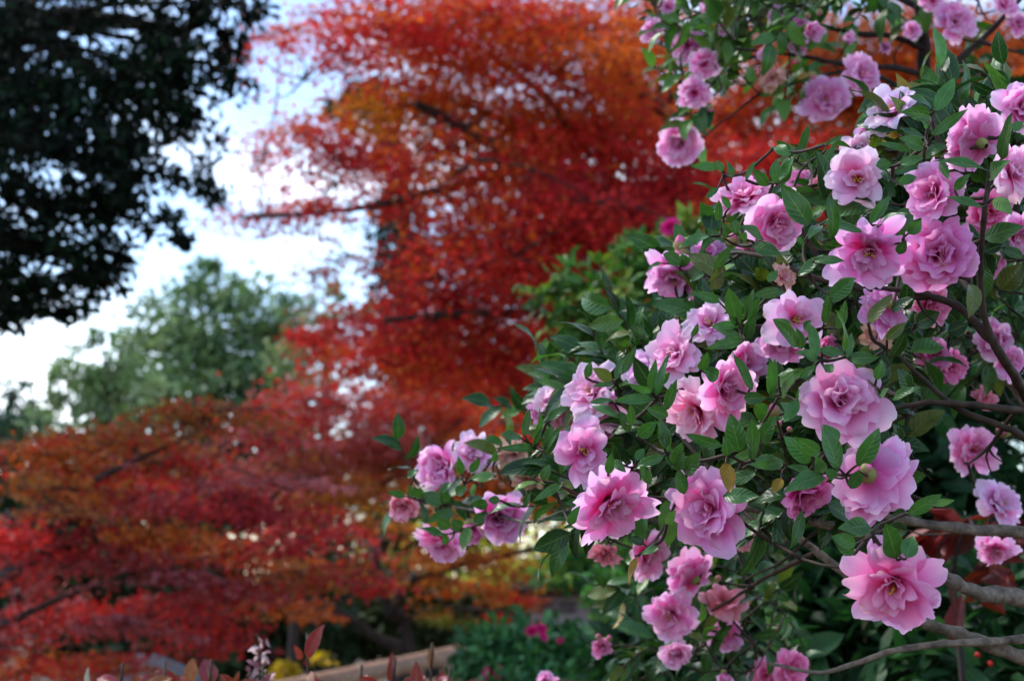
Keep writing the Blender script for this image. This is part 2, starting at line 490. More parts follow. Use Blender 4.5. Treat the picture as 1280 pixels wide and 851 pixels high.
def maple(label, pads, depth, trunk, limbs, leaf, dens=1.0, ddepth=0.5, group=None, trunk_r=0.14, name="maple_tree", colnoise=0.16, mat='maple_leaf', deep=1.0):
    base = np.array(trunk[0], float)
    root = thing(name, label, "tree", base, group)
    tb = MB(); tb.tube(trunk, np.linspace(trunk_r, trunk_r * 0.6, len(trunk)), 10, 4, wob=0.06)
    tb.build("trunk", M['bark_dark'], root, base)
    nodes = [np.array(p) for p in trunk[1:]]
    for lb, r0, r1 in limbs:
        m = MB(); m.tube(lb, np.linspace(r0, r1, len(lb)), 8, 4, wob=0.08); m.build("limb", M['bark_dark'], root, base)
        lb = np.asarray(lb)
        for i in range(len(lb) - 1):
            for t in (0.0, 0.5):
                nodes.append(lb[i] * (1 - t) + lb[i + 1] * t)
        nodes.append(lb[-1])
    nodes = np.array(nodes)
    LV, LF, LC = [], [], []
    off = 0
    def far_from(pd):
        return np.min(np.linalg.norm(nodes - U(pd[0], pd[1], depth), axis=1))
    for pd in sorted(pads, key=far_from):
        cx, cy, rx, ry, cs = pd[:5]
        dn = pd[5] if len(pd) > 5 else 1.0
        d = depth + (pd[6] if len(pd) > 6 else R.normal(0, ddepth))
        c = U(cx, cy, d)
        s = d / FOC
        wx, wz = rx * s, ry * s
        wy = max(wx * 0.75, 0.25)
        area = rx * ry * pi
        n = int(dens * dn * area * 0.092 * (0.06 / leaf) ** 2 * (d / 8) ** 2) + 20
        P, k, cen = pad_points(c, wx, wy, wz, n, max(10, n // 26), 0.29, slope=R.normal(-0.03, 0.06))
        # colour per leaf: palette per clump, small change per leaf
        keys = np.array(list(cs))
        ck = keys[R.integers(0, len(keys), k.max() + 1)]
        cols = np.array([PAL[q][R.integers(0, len(PAL[q]))] for q in ck])[k]
        cols = deep * cols * (1 + R.normal(0, colnoise, (n, 1))) * (1 + R.normal(0, 0.06, (n, 3)))
        nr = np.array([0, 0, 1.0]) + R.normal(0, 0.55, (n, 3))
        tip = R.normal(0, 1, (n, 3)); tip[:, 2] -= 0.6
        V, F, Cc = scatter(TPL_MAPLE, P, tip, nr, leaf * (0.7 + 0.6 * R.random(n)), np.clip(cols, 0.004, 0.9))
        LV.append(V); LF.append(F + off); LC.append(Cc); off += len(V)
        # a bough from the nearest limb, twigs from it to some clumps
        j = np.argmin(np.linalg.norm(nodes - c, axis=1))
        a = nodes[j]
        mid = (a + c) / 2 + np.array([0, 0, 0.05 * np.linalg.norm(c - a)]) + R.normal(0, .05, 3) * np.linalg.norm(c - a)
        bm_ = MB()
        bm_.tube([a, mid, c], np.array([0.030, 0.018, 0.007]) * min(1.0, np.linalg.norm(c - a)) * (1.0 if dn > .8 and cx > 470 and mat == 'maple_leaf' else .4), 5, 4, wob=0.15)
        for q in R.choice(len(cen), min(len(cen), 7), replace=False):
            bm_.tube([c, (c + cen[q]) / 2 + R.normal(0, 0.03, 3), cen[q]], np.array([0.006, 0.004, 0.002]), 4, 2)
        bm_.build("bough", M['bark_dark'], root, base)
        nodes = np.vstack([nodes, [c], [mid]])
    mesh_np("crown", np.concatenate(LV), np.concatenate(LF), M[mat], root, np.concatenate(LC), None, False, base)
    return root


def broadleaf(name, label, blobs, trunk, leaf, cols, trunk_r=0.2, mat='tree_leaf', hang=0.3, twigs=5, cat="tree", group=None, clump=30,
              spread=0.2, stem_name="trunk", crown="crown", bark='bark_dark', up=0.3, tpl=None, out=0.8, flat=1.0):
    """blobs: (cx, cy, rx, ry, d, n)  pixels of the crown's lobes, metres ahead, leaves"""
    base = np.array(trunk[0], float)
    root = thing(name, label, cat, base, group)
    tb = MB(); tb.tube(trunk, np.linspace(trunk_r, trunk_r * 0.45, len(trunk)), 9, 4, wob=0.06)
    top = np.array(trunk[-1]); tn = np.array(trunk)
    tb.build(stem_name, M[bark], root, base)
    LV, LF, LC = [], [], []; off = 0
    for (cx, cy, rx, ry, d, n) in blobs:
        lm = MB()
        c = U(cx, cy, d); s = d / FOC
        e = np.array([rx * s, max(rx, ry) * s * 0.85 * flat, ry * s])
        ncl = max(6, n // clump)
        v = norm(R.normal(0, 1, (ncl, 3))) * (0.35 + 0.65 * R.random((ncl, 1)) ** 0.5)
        cen = v * e
        k = R.integers(0, ncl, n)
        sc = (0.6 + 0.8 * R.random(ncl))[k][:, None]
        p = cen[k] + R.normal(0, 1, (n, 3)) * e * spread * sc
        P = c + p
        tint = 1 + R.normal(0, 0.18, (ncl, 1))
        ci = np.array(cols)[R.integers(0, len(cols), ncl)] * tint
        cl = ci[k] * (1 + R.normal(0, 0.12, (n, 1)))
        nr = norm(p / e) * out + np.array([0, 0, up]) + R.normal(0, 0.6, (n, 3))
        tip = norm(p / e) + R.normal(0, 0.8, (n, 3)); tip[:, 2] -= hang
        V, F, Cc = scatter(tpl or TPL_OVAL, P, tip, nr, leaf * (0.7 + 0.6 * R.random(n)), np.clip(cl, 0.003, 0.9))
        LV.append(V); LF.append(F + off); LC.append(Cc); off += len(V)
        j = np.argmin(np.linalg.norm(tn - c, axis=1)); a = tn[j]
        lr = max(0.004, trunk_r * (0.35 if n > 450 or cat != 'tree' else 0.1))
        lm.tube([a, (a + c) / 2 + np.array([0, 0, 0.05 * np.linalg.norm(a - c)]), c], np.array([lr, lr * 0.7, lr * 0.35]), 6, 4, wob=0.1)
        for q in R.choice(ncl, min(ncl, twigs), replace=False):
            w = c + cen[q]
            lm.tube([c, (c + w) / 2 + R.normal(0, 0.04, 3) * np.linalg.norm(e), w], np.array([lr * 0.35, lr * 0.22, lr * 0.1]), 5, 3, wob=0.1)
        lm.build("limb" if cat == "tree" else "side_stem", M[bark], root, base)
    mesh_np(crown, np.concatenate(LV), np.concatenate(LF), M[mat], root, np.concatenate(LC), None, False, base)
    return root


def gpt(px, d, dz=0.0):
    p = U(px, 700, d); p[2] = gz(p[0], p[1]) + dz
    return p


# upper red maple, trunk hidden behind the camellias
t0 = gpt(930, 8.6, -0.1)
UPPER = [
    (480, 30, 90, 30, 'cco'), (600, 18, 110, 36, 'cco'), (720, 40, 110, 45, 'coo'), (810, 30, 60, 55, 'oo'),
    (560, 80, 100, 36, 'cco'), (690, 92, 110, 40, 'coo'), (430, 62, 45, 25, 'c', .8), (350, 38, 60, 28, 'c', .4),
    (500, 132, 70, 34, 'oyy'), (600, 140, 90, 40, 'oo'), (385, 168, 62, 28, 'co', .95), (425, 195, 60, 34, 'cck', .9),
    (480, 208, 70, 30, 'cck'), (560, 190, 90, 38, 'cck'), (660, 158, 90, 40, 'coo'), (770, 120, 60, 30, 'oc', .7),
    (740, 192, 100, 40, 'ccr'), (850, 225, 75, 40, 'cck'), (560, 252, 80, 30, 'cco', .9), (500, 245, 50, 22, 'c', .8),
    (325, 272, 70, 20, 'ck', .8), (400, 268, 50, 16, 'co', .8), (640, 282, 110, 40, 'crc'), (740, 250, 100, 40, 'crk'),
    (830, 272, 80, 34, 'coc'), (575, 312, 70, 30, 'crp'), (665, 342, 120, 45, 'cck'), (560, 370, 85, 35, 'cck'),
    (480, 402, 80, 30, 'ck'), (400, 422, 60, 20, 'kc'), (600, 422, 110, 40, 'cck'), (480, 450, 95, 26, 'cco'),
    (560, 472, 100, 30, 'cco'), (650, 462, 60, 40, 'cco'), (390, 345, 30, 10, 'b', .5), (440, 320, 60, 30, 'kb', .2),
    (300, 60, 40, 40, 'c', .2), (330, 200, 50, 40, 'c', .32), (740, 330, 60, 40, 'co'), (620, 220, 70, 30, 'co', .8), (780, 70, 60, 40, 'o', .9),
    (540, 120, 60, 30, 'yyo', .9), (690, 420, 60, 30, 'co', .8),
    (810, 235, 80, 40, 'cr', 1.1), (845, 185, 70, 34, 'co'), (800, 330, 80, 40, 'cro'), (760, 385, 80, 40, 'co'), (720, 300, 90, 34, 'crk'), (870, 285, 60, 34, 'co'), (690, 30, 90, 30, 'co'), (450, 150, 50, 24, 'oy', .7),
    (770, 170, 80, 36, 'co'), (540, 30, 80, 26, 'co'), (620, 320, 80, 26, 'crk'), (520, 430, 90, 24, 'co'), (900, 330, 60, 40, 'c'),
    (520, 70, 110, 60, 'co', .3), (660, 60, 120, 70, 'oo', .4), (600, 200, 120, 70, 'co', .4), (740, 140, 110, 70, 'oc', .4), (520, 180, 90, 60, 'co', .25), (640, 320, 130, 70, 'cro', .4),
    (760, 240, 110, 80, 'cor', .4), (540, 350, 90, 70, 'ck', .3), (600, 440, 130, 60, 'co', .4), (460, 430, 90, 40, 'ck', .3), (420, 230, 70, 40, 'c', .2), (380, 100, 60, 50, 'c', .12), (450, 20, 90, 30, 'co', .6), (560, 0, 110, 30, 'co'),
]
maple("tall bright red maple filling the middle, one bough reaching left across the white sky", UPPER, 8.0,
      [t0, U(925, 560, 8.5), U(885, 400, 8.4), U(820, 300, 8.3)],
      [([U(885, 400, 8.4), U(800, 270, 8.3), U(730, 235, 8.1), U(665, 205, 8.0), U(590, 165, 7.9), U(520, 130, 7.8)], .07, .02),
       ([U(820, 300, 8.3), U(860, 190, 8.4), U(830, 140, 8.4), U(780, 95, 8.3), U(700, 20, 8.2)], .06, .02),
       ([U(885, 400, 8.4), U(760, 400, 8.1), U(620, 390, 7.9), U(480, 400, 7.7)], .05, .015),
       ([U(665, 205, 8.0), U(560, 235, 7.9), U(440, 262, 7.8), U(300, 272, 7.8)], .03, .008),
       ([U(730, 235, 8.1), U(700, 140, 8.0), U(600, 60, 7.9)], .035, .012)],
      0.042, 0.70, 0.55, deep=1.05)

# orange maple behind the top of the camellias
t0 = gpt(1120, 11.0, -0.1)
maple("orange and red maple standing behind the dark stem of the rear camellia", [
    (900, 150, 80, 45, 'ooc', 1), (1000, 120, 100, 50, 'oco', 1), (1100, 110, 90, 55, 'oo', 1), (1200, 130, 100, 55, 'oco', 1),
    (950, 60, 80, 45, 'oo', 1), (1050, 50, 90, 45, 'ob', 1), (1160, 40, 90, 45, 'oo', 1), (1250, 60, 70, 50, 'ob', 1), (1000, 200, 90, 34, 'ccr', 1),
    (900, 230, 70, 34, 'cr', 1), (1100, 200, 80, 34, 'oc', 1), (1230, 220, 80, 40, 'oc', .7), (1050, 250, 80, 34, 'oc'), (960, 270, 70, 34, 'cr')], 10.0,
      [t0, U(1115, 500, 10.8), U(1100, 300, 10.6), U(1090, 150, 10.4)],
      [([U(1100, 300, 10.6), U(1000, 210, 10.2), U(900, 200, 10.0)], .06, .02),
       ([U(1090, 150, 10.4), U(1000, 90, 10.2), U(940, 50, 10.0)], .05, .02),
       ([U(1100, 300, 10.6), U(1180, 160, 10.3), U(1240, 80, 10.0)], .05, .02)], 0.055, 1.0, 0.5, trunk_r=0.08)

# low maple on the left
t0 = gpt(-260, 6.6, -0.1)
LOWL = [
    (60, 562, 95, 22, 'bo'), (150, 545, 100, 20, 'boc'), (255, 522, 110, 22, 'cbb'), (340, 545, 70, 16, 'cp'), (60, 610, 80, 18, 'ob', 1, -.3), (25, 668, 60, 20, 'rr', 1.3, -.9), (180, 625, 120, 18, 'ckp'),
    (300, 632, 115, 22, 'kcc'), (385, 668, 85, 24, 'kcc'), (430, 720, 60, 24, 'bcc'), (300, 690, 130, 20, 'boc'), (130, 665, 110, 18, 'kcc', 1, -.4),
    (120, 705, 120, 18, 'ppc', 1, -.4), (60, 770, 100, 26, 'cpc'), (200, 762, 120, 24, 'cck'), (290, 740, 90, 18, 'cp'), (345, 755, 70, 14, 'ob'), (40, 835, 90, 26, 'boc'),
    (150, 826, 60, 22, 'cobp'), (250, 795, 70, 24, 'ck'), (20, 720, 60, 22, 'pkc'), (210, 580, 110, 18, 'bcp'), (100, 590, 90, 14, 'cb'), (0, 800, 60, 26, 'cp', 1, -.4), (370, 715, 80, 16, 'bo'),
    (220, 720, 110, 10, 'pp', 1, -.5), (330, 600, 110, 10, 'pp'), (160, 780, 90, 10, 'p', 1, -.5), (90, 640, 90, 12, 'bk', 1, -.5), (220, 660, 90, 14, 'bo', 1, -.5), (60, 690, 70, 10, 'c', 1, -.6), (180, 600, 80, 12, 'c'),  # thin pink pads imitate sky sheen along the boughs
]
maple("low spreading dark red maple on the left with flat layered boughs above the stone lantern", LOWL, 6.2,
      [t0, U(-240, 640, 6.6), U(-200, 560, 6.5)],
      [([U(-240, 760, 6.6), U(-80, 765, 6.2), U(0, 724, 5.9), U(50, 696, 5.8), U(130, 672, 5.8), U(260, 660, 6.0)], .034, .009),
       ([U(-240, 800, 6.6), U(-60, 800, 6.2), U(20, 772, 6.0), U(110, 735, 6.0), U(240, 715, 6.0)], .026, .007),
       ([U(-200, 600, 6.5), U(-20, 650, 6.1), U(90, 612, 6.0), U(170, 575, 6.0), U(260, 535, 6.1)], .026, .007),
       ([U(0, 724, 5.9), U(30, 685, 5.9), U(80, 662, 5.9)], .02, .008)],
      0.040, 0.8, 0.35, mat='maple_low', colnoise=0.12, deep=0.92)

# pinkish maple behind it
t0 = gpt(350, 10.6, -0.1)
maple("dull pinkish red maple behind the low dark red one, under the evergreen crowns", [
    (400, 500, 90, 24, 'cp'), (350, 522, 60, 22, 'c'), (460, 532, 80, 30, 'pp'), (420, 572, 100, 24, 'pb'), (350, 592, 90, 20, 'pb'),
    (520, 572, 70, 36, 'pob'), (560, 522, 70, 28, 'oc'), (500, 500, 70, 20, 'cp'), (450, 612, 80, 24, 'by'), (480, 555, 60, 20, 'p'), (400, 640, 60, 20, 'bo')], 9.6,
      [t0, U(372, 740, 10.5), U(405, 640, 10.2), U(440, 560, 10.0)],
      [([U(405, 640, 10.2), U(380, 570, 9.8), U(340, 520, 9.6)], .035, .012), ([U(405, 640, 10.2), U(500, 590, 9.8), U(580, 520, 9.6)], .035, .012)],
      0.05, 0.9, 0.3, trunk_r=0.04, mat='maple_low', colnoise=0.1)

# brown-orange maple in the middle with the dark forked trunk
t0 = gpt(545, 11.6, -0.1)
maple("brown orange maple with a dark forked trunk rising behind the wooden handrail", [
    (620, 512, 60, 24, 'oc'), (640, 545, 60, 36, 'bo'), (580, 702, 85, 18, 'bbo', .8), (520, 722, 60, 14, 'bb', .8), (655, 690, 50, 30, 'byg', .25), (600, 738, 70, 14, 'bbo', .8),
    (690, 640, 60, 44, 'byb', .4), (560, 652, 60, 22, 'gyb', .45), (485, 655, 40, 16, 'gb', .5), (690, 560, 60, 30, 'oc'), (600, 600, 60, 24, 'bo', .8),
    (720, 700, 50, 30, 'byb', .4), (645, 772, 45, 6, 'orr'), (650, 748, 40, 4, 'or'), (600, 560, 50, 20, 'bo'), (540, 610, 60, 20, 'by', .6), (470, 690, 50, 16, 'gb', .5), (560, 770, 50, 16, 'gb', .6)], 11.0,
      [t0, U(512, 815, 11.5), U(486, 765, 11.4), U(468, 690, 11.3)],
      [([U(508, 812, 11.5), U(470, 795, 11.4), U(434, 770, 11.3), U(390, 745, 11.2)], .045, .02),
       ([U(470, 690, 11.3), U(500, 650, 11.2), U(560, 600, 11.1), U(640, 545, 11.0)], .05, .02),
       ([U(486, 765, 11.4), U(520, 720, 11.3), U(600, 700, 11.2), U(690, 680, 11.0)], .05, .015),
       ([U(500, 790, 11.5), U(540, 760, 11.4), U(640, 765, 11.0)], .03, .008)],
      0.07, 0.9, 0.4, trunk_r=0.055)

# evergreen at upper left, backlit shade put into its near-black leaf colours
t0 = gpt(-150, 6.4, -0.1)
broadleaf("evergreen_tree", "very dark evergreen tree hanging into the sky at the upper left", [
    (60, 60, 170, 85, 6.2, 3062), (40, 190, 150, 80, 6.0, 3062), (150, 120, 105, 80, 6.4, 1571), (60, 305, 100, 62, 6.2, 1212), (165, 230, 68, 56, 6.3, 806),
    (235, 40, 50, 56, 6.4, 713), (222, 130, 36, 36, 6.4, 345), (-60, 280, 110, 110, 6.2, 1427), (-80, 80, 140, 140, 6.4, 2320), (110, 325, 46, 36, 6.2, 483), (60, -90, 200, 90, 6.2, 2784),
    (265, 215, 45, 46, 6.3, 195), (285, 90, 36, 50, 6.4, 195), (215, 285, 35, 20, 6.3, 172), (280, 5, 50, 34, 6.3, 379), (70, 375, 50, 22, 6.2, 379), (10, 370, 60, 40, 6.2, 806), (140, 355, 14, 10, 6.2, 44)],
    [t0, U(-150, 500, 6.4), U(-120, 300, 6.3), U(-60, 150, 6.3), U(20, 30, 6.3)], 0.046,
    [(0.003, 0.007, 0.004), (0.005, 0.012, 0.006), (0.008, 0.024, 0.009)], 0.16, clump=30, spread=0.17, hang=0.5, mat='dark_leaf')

# far green trees, haze and sunlight put into the pale leaf colours
def far_tree(label, blobs, px, d, cols, leaf, tr=0.25):
    b = gpt(px, d, -0.2)
    ys = [bl[1] for bl in blobs]
    return broadleaf("broadleaf_tree", label, blobs, [b, U(px, 600, d), U(px + 3, float(np.mean(ys)) + 20, d), U(px, float(np.mean(ys)), d)], leaf, cols, tr * .6, clump=24, spread=0.15, up=0.6,
                     group="broadleaf trees beyond the maples")
far_tree("tall grey green broadleaf tree with a rounded crown far behind the low red maple", [
    (290, 405, 105, 62, 34, 2745), (330, 460, 60, 60, 34, 1372), (220, 460, 80, 60, 34, 1887), (270, 500, 100, 50, 33, 1887), (270, 355, 45, 28, 34, 514), (180, 510, 60, 40, 33, 858), (330, 400, 40, 40, 34, 429), (360, 510, 50, 40, 34, 772)],
    270, 34, [(0.09, 0.16, 0.07), (0.13, 0.22, 0.08), (0.20, 0.28, 0.11)], 0.20)
far_tree("pale yellow green broadleaf tree in front of the grey green one, left of it", [
    (130, 450, 60, 40, 28, 660), (100, 480, 50, 35, 28, 528), (150, 500, 70, 40, 28, 792), (90, 530, 60, 30, 28, 462), (190, 400, 30, 36, 29, 171)],
    130, 28, [(0.22, 0.30, 0.13), (0.17, 0.26, 0.10), (0.28, 0.34, 0.18)], 0.16)
far_tree("small dark blue green broadleaf tree at the left edge under the white sky", [
    (20, 520, 40, 30, 30, 462), (10, 490, 24, 18, 30, 105), (40, 550, 50, 25, 30, 330), (-40, 530, 50, 40, 30, 396)], 10, 30,
    [(0.05, 0.10, 0.07), (0.07, 0.12, 0.08)], 0.17)
far_tree("pale olive broadleaf tree showing in the gap under the long red bough", [
    (400, 400, 34, 30, 30, 237), (430, 380, 40, 30, 30, 198), (385, 455, 50, 34, 30, 462)], 405, 30, [(0.26, 0.29, 0.12), (0.20, 0.26, 0.10)], 0.17)

# evergreens behind the maples
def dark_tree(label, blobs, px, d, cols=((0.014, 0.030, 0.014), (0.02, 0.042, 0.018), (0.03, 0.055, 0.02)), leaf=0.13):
    b = gpt(px, d, -0.2)
    return broadleaf("evergreen_tree", label, blobs, [b, U(px, 750, d), U(px, max(np.mean([q[1] for q in blobs]) + 60, 0), d), U(px, max(min(q[1] for q in blobs) + 50, 0), d)], leaf, cols, 0.16, mat='dark_leaf', clump=30, spread=0.17,
                     group="evergreen trees behind the maples")
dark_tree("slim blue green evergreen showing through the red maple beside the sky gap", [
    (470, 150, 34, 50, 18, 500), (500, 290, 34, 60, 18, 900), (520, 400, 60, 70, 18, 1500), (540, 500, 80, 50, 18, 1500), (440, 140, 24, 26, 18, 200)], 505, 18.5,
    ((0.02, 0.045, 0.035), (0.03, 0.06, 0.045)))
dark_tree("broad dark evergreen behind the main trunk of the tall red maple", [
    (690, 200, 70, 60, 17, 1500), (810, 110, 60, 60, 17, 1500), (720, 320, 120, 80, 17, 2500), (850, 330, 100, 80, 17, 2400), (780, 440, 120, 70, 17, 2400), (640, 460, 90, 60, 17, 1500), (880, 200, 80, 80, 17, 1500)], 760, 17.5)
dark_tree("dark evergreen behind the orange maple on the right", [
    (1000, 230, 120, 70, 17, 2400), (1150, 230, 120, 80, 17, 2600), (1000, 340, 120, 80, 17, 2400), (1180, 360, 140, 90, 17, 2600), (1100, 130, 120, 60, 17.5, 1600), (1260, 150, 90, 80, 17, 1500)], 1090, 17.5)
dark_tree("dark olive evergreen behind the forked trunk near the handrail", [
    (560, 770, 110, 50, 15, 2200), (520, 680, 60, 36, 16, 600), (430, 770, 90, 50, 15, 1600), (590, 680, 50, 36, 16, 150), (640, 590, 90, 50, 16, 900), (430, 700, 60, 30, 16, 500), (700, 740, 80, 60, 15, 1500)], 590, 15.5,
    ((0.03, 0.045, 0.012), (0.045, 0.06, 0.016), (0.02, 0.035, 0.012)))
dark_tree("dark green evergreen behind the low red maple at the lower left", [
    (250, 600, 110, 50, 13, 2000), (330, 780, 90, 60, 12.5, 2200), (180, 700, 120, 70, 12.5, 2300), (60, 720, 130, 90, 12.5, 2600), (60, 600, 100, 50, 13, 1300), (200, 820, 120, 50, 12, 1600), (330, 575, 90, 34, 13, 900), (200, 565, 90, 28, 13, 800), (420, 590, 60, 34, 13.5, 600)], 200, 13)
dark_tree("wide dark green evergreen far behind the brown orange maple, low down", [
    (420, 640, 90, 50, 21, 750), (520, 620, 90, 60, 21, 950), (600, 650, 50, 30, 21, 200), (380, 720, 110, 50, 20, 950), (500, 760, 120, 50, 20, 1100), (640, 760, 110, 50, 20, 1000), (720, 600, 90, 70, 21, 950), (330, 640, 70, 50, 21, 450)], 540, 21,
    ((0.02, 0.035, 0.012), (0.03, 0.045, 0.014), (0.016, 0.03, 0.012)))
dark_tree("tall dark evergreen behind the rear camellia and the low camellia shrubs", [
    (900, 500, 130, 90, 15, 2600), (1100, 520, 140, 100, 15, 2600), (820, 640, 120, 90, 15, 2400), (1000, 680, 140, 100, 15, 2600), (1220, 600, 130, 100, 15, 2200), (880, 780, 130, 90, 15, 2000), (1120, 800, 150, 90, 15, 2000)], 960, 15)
b = gpt(665, 14, -0.1)
broadleaf("yellow_lit_tree", "yellow lit tree glimpsed low behind the brown orange maple", [
    (630, 690, 50, 30, 12.6, 240), (660, 715, 44, 30, 12.6, 220), (600, 710, 44, 24, 12.6, 120), (690, 680, 44, 38, 12.6, 190), (560, 670, 46, 24, 12.6, 90)], [b, U(655, 780, 14), U(655, 700, 14)], 0.055,
    [(0.80, 0.66, 0.05), (0.66, 0.66, 0.08)], 0.05, clump=6, spread=0.34)  # bright yellow leaf colours imitate a sunlit glow


# ------------------------------------------------------------------ smaller built things
def handrail():
    pL, pR = U(372, 858, 6.9), U(594, 812, 8.0)
    ax = pR - pL
    pL2 = pL - ax * 0.6
    root = thing("handrail_fence", "brown round wooden handrail with two rails slanting up to the low green camellia", "fence", gpt(480, 7.5))
    o = to_root(root)
    for dz in (0.0, -0.135):
        m = MB(); m.tube([pL2 + [0, 0, dz], pR + [0, 0, dz]], [0.044, 0.044] if dz == 0 else [0.036, 0.036], 14, 1); m.build("rail", M['rail'], root, o)
    for t in (0.02, 0.55, 0.985):
        p = pL2 * (1 - t) + pR * t; p = p + np.array([0, 0.09, 0]); b = p.copy(); b[2] = gz(b[0], b[1]) - 0.1
        m = MB(); m.tube([b, p + [0, 0, 0.03]], 0.05, 12); m.build("post", M['rail'], root, o)
handrail()


def lantern():
    c = U(182, 827, 7.0)
    root = thing("stone_lantern", "grey stone lantern with a blunt pitched roof under the low red maple", "lantern", (c[0], c[1], gz(c[0], c[1])))
    o = to_root(root); zg = o[2]; zt = U(182, 817, 7.0)[2]

    def ring(m, spec, sides, rot):
        n = len(spec); a = np.arange(sides) / sides * 2 * pi + rot
        V = np.concatenate([np.stack([c[0] + r * np.cos(a), c[1] + r * np.sin(a), np.full(sides, z)], 1) for r, z in spec])
        F = [(i * sides + j, i * sides + (j + 1) % sides, (i + 1) * sides + (j + 1) % sides, (i + 1) * sides + j) for i in range(n - 1) for j in range(sides)]
        m.add(V, F)
        for k, off in ((0, 0), (1, (n - 1) * sides)):
            f = [(off + j) for j in range(sides)]
            if sides == 4: m.add(V[off:off + 4], [(3, 2, 1, 0) if k == 0 else (0, 1, 2, 3)])
            elif sides == 6: m.add(V[off:off + 6], [(0, 1, 2, 3), (0, 3, 4, 5)])
    rf = MB(); ring(rf, [(0.30, zt - 0.155), (0.31, zt - 0.12), (0.17, zt - 0.05), (0.06, zt - 0.004), (0.05, zt)], 6, 0.2); rf.build("roof", M['stone'], root, o, False)
    fb = MB(); ring(fb, [(0.15, zt - 0.40), (0.15, zt - 0.158)], 6, 0.2); fb.build("firebox", M['stone'], root, o, False)
    pl = MB(); ring(pl, [(0.10, zt - 0.50), (0.24, zt - 0.46), (0.24, zt - 0.403)], 6, 0.2); pl.build("platform", M['stone'], root, o, False)
    sh = MB(); ring(sh, [(0.11, zg + 0.15), (0.09, (zg + zt) / 2), (0.10, zt - 0.503)], 6, 0.2); sh.build("shaft", M['stone'], root, o, False)
    bs = MB(); ring(bs, [(0.28, zg - 0.05), (0.28, zg + 0.08), (0.16, zg + 0.148)], 6, 0.2); bs.build("base", M['stone'], root, o, False)
lantern()


def hut():
    d = 12.0
    a = U(662, 742, d); zg = gz(a[0], a[1]); s = d / FOC
    w = 125 * s; h = a[2] - zg
    root = thing("garden_hut", "small weathered grey hut with lattice windows half hidden by the camellia shrubs", "hut", (a[0] + w / 2, a[1] + 0.4, zg))
    o = to_root(root)
    m = MB(); m.box((a[0] + w / 2, a[1] + 0.5, zg + h / 2), (w, 1.0, h)); m.build("wall", M['hut_wood'], root, o, False)
    for k, (u0, u1) in enumerate(((0.09, 0.24), (0.30, 0.47), (0.62, 0.78))):
        z0 = U(662, 766, d)[2]; z1 = U(662, 752, d)[2]
        m = MB(); m.box((a[0] + w * (u0 + u1) / 2, a[1] - 0.008, (z0 + z1) / 2), (w * (u1 - u0), 0.012, z1 - z0)); f = m.build("window", M['dark_wood'], root, o, False)
        m = MB()
        for q in range(4):
            m.box((a[0] + w * (u0 + (u1 - u0) * (q + 0.5) / 4), a[1] - 0.022, (z0 + z1) / 2), (0.008, 0.014, z1 - z0))
        m.box((a[0] + w * (u0 + u1) / 2, a[1] - 0.034, (z0 + z1) / 2), (w * (u1 - u0), 0.008, 0.008))
        m.build("lattice", M['hut_wood'], f, o, False)
    m = MB()
    e = 0.16; zt = a[2] + 0.01
    V = np.array([(a[0] - e, a[1] - 0.25, zt - 0.02), (a[0] + w + e, a[1] - 0.25, zt - 0.02), (a[0] + w + e, a[1] + 0.5, zt + 0.04), (a[0] - e, a[1] + 0.5, zt + 0.04), (a[0] + w + e, a[1] + 1.25, zt - 0.02), (a[0] - e, a[1] + 1.25, zt - 0.02)])
    V2 = V + [0, 0, 0.05]
    m.add(np.concatenate([V, V2]), [(6, 7, 8, 9), (9, 8, 10, 11), (3, 2, 1, 0), (5, 4, 2, 3), (0, 1, 7, 6), (4, 5, 11, 10), (0, 6, 9, 3), (3, 9, 11, 5), (1, 2, 8, 7), (2, 4, 10, 8)])
    m.build("roof", M['roof'], root, o, False)
hut()

# stake low in the camellia's shade
p = U(1087, 815, 2.6)
root = thing("garden_stake", "short pale wooden stake low in the shade under the pink camellia", "stake", (p[0], p[1], gz(p[0], p[1])))
m = MB(); zt = U(1087, 800, 2.6)[2]
m.tube([(p[0], p[1], gz(p[0], p[1]) - 0.05), (p[0] + 0.004, p[1], zt - 0.02), (p[0] + 0.004, p[1], zt)], [0.018, 0.017, 0.013], 9, 3)
m.build("shaft", M['stake'], root, to_root(root))
m = MB(); m.tube([(p[0] + .004, p[1], zt - .055), (p[0] + .004, p[1], zt - .05), (p[0] + .004, p[1], zt - .045)], [0.0178, 0.020, 0.0178], 9, 2)
m.build("node_ring", M['stake'], root, to_root(root))


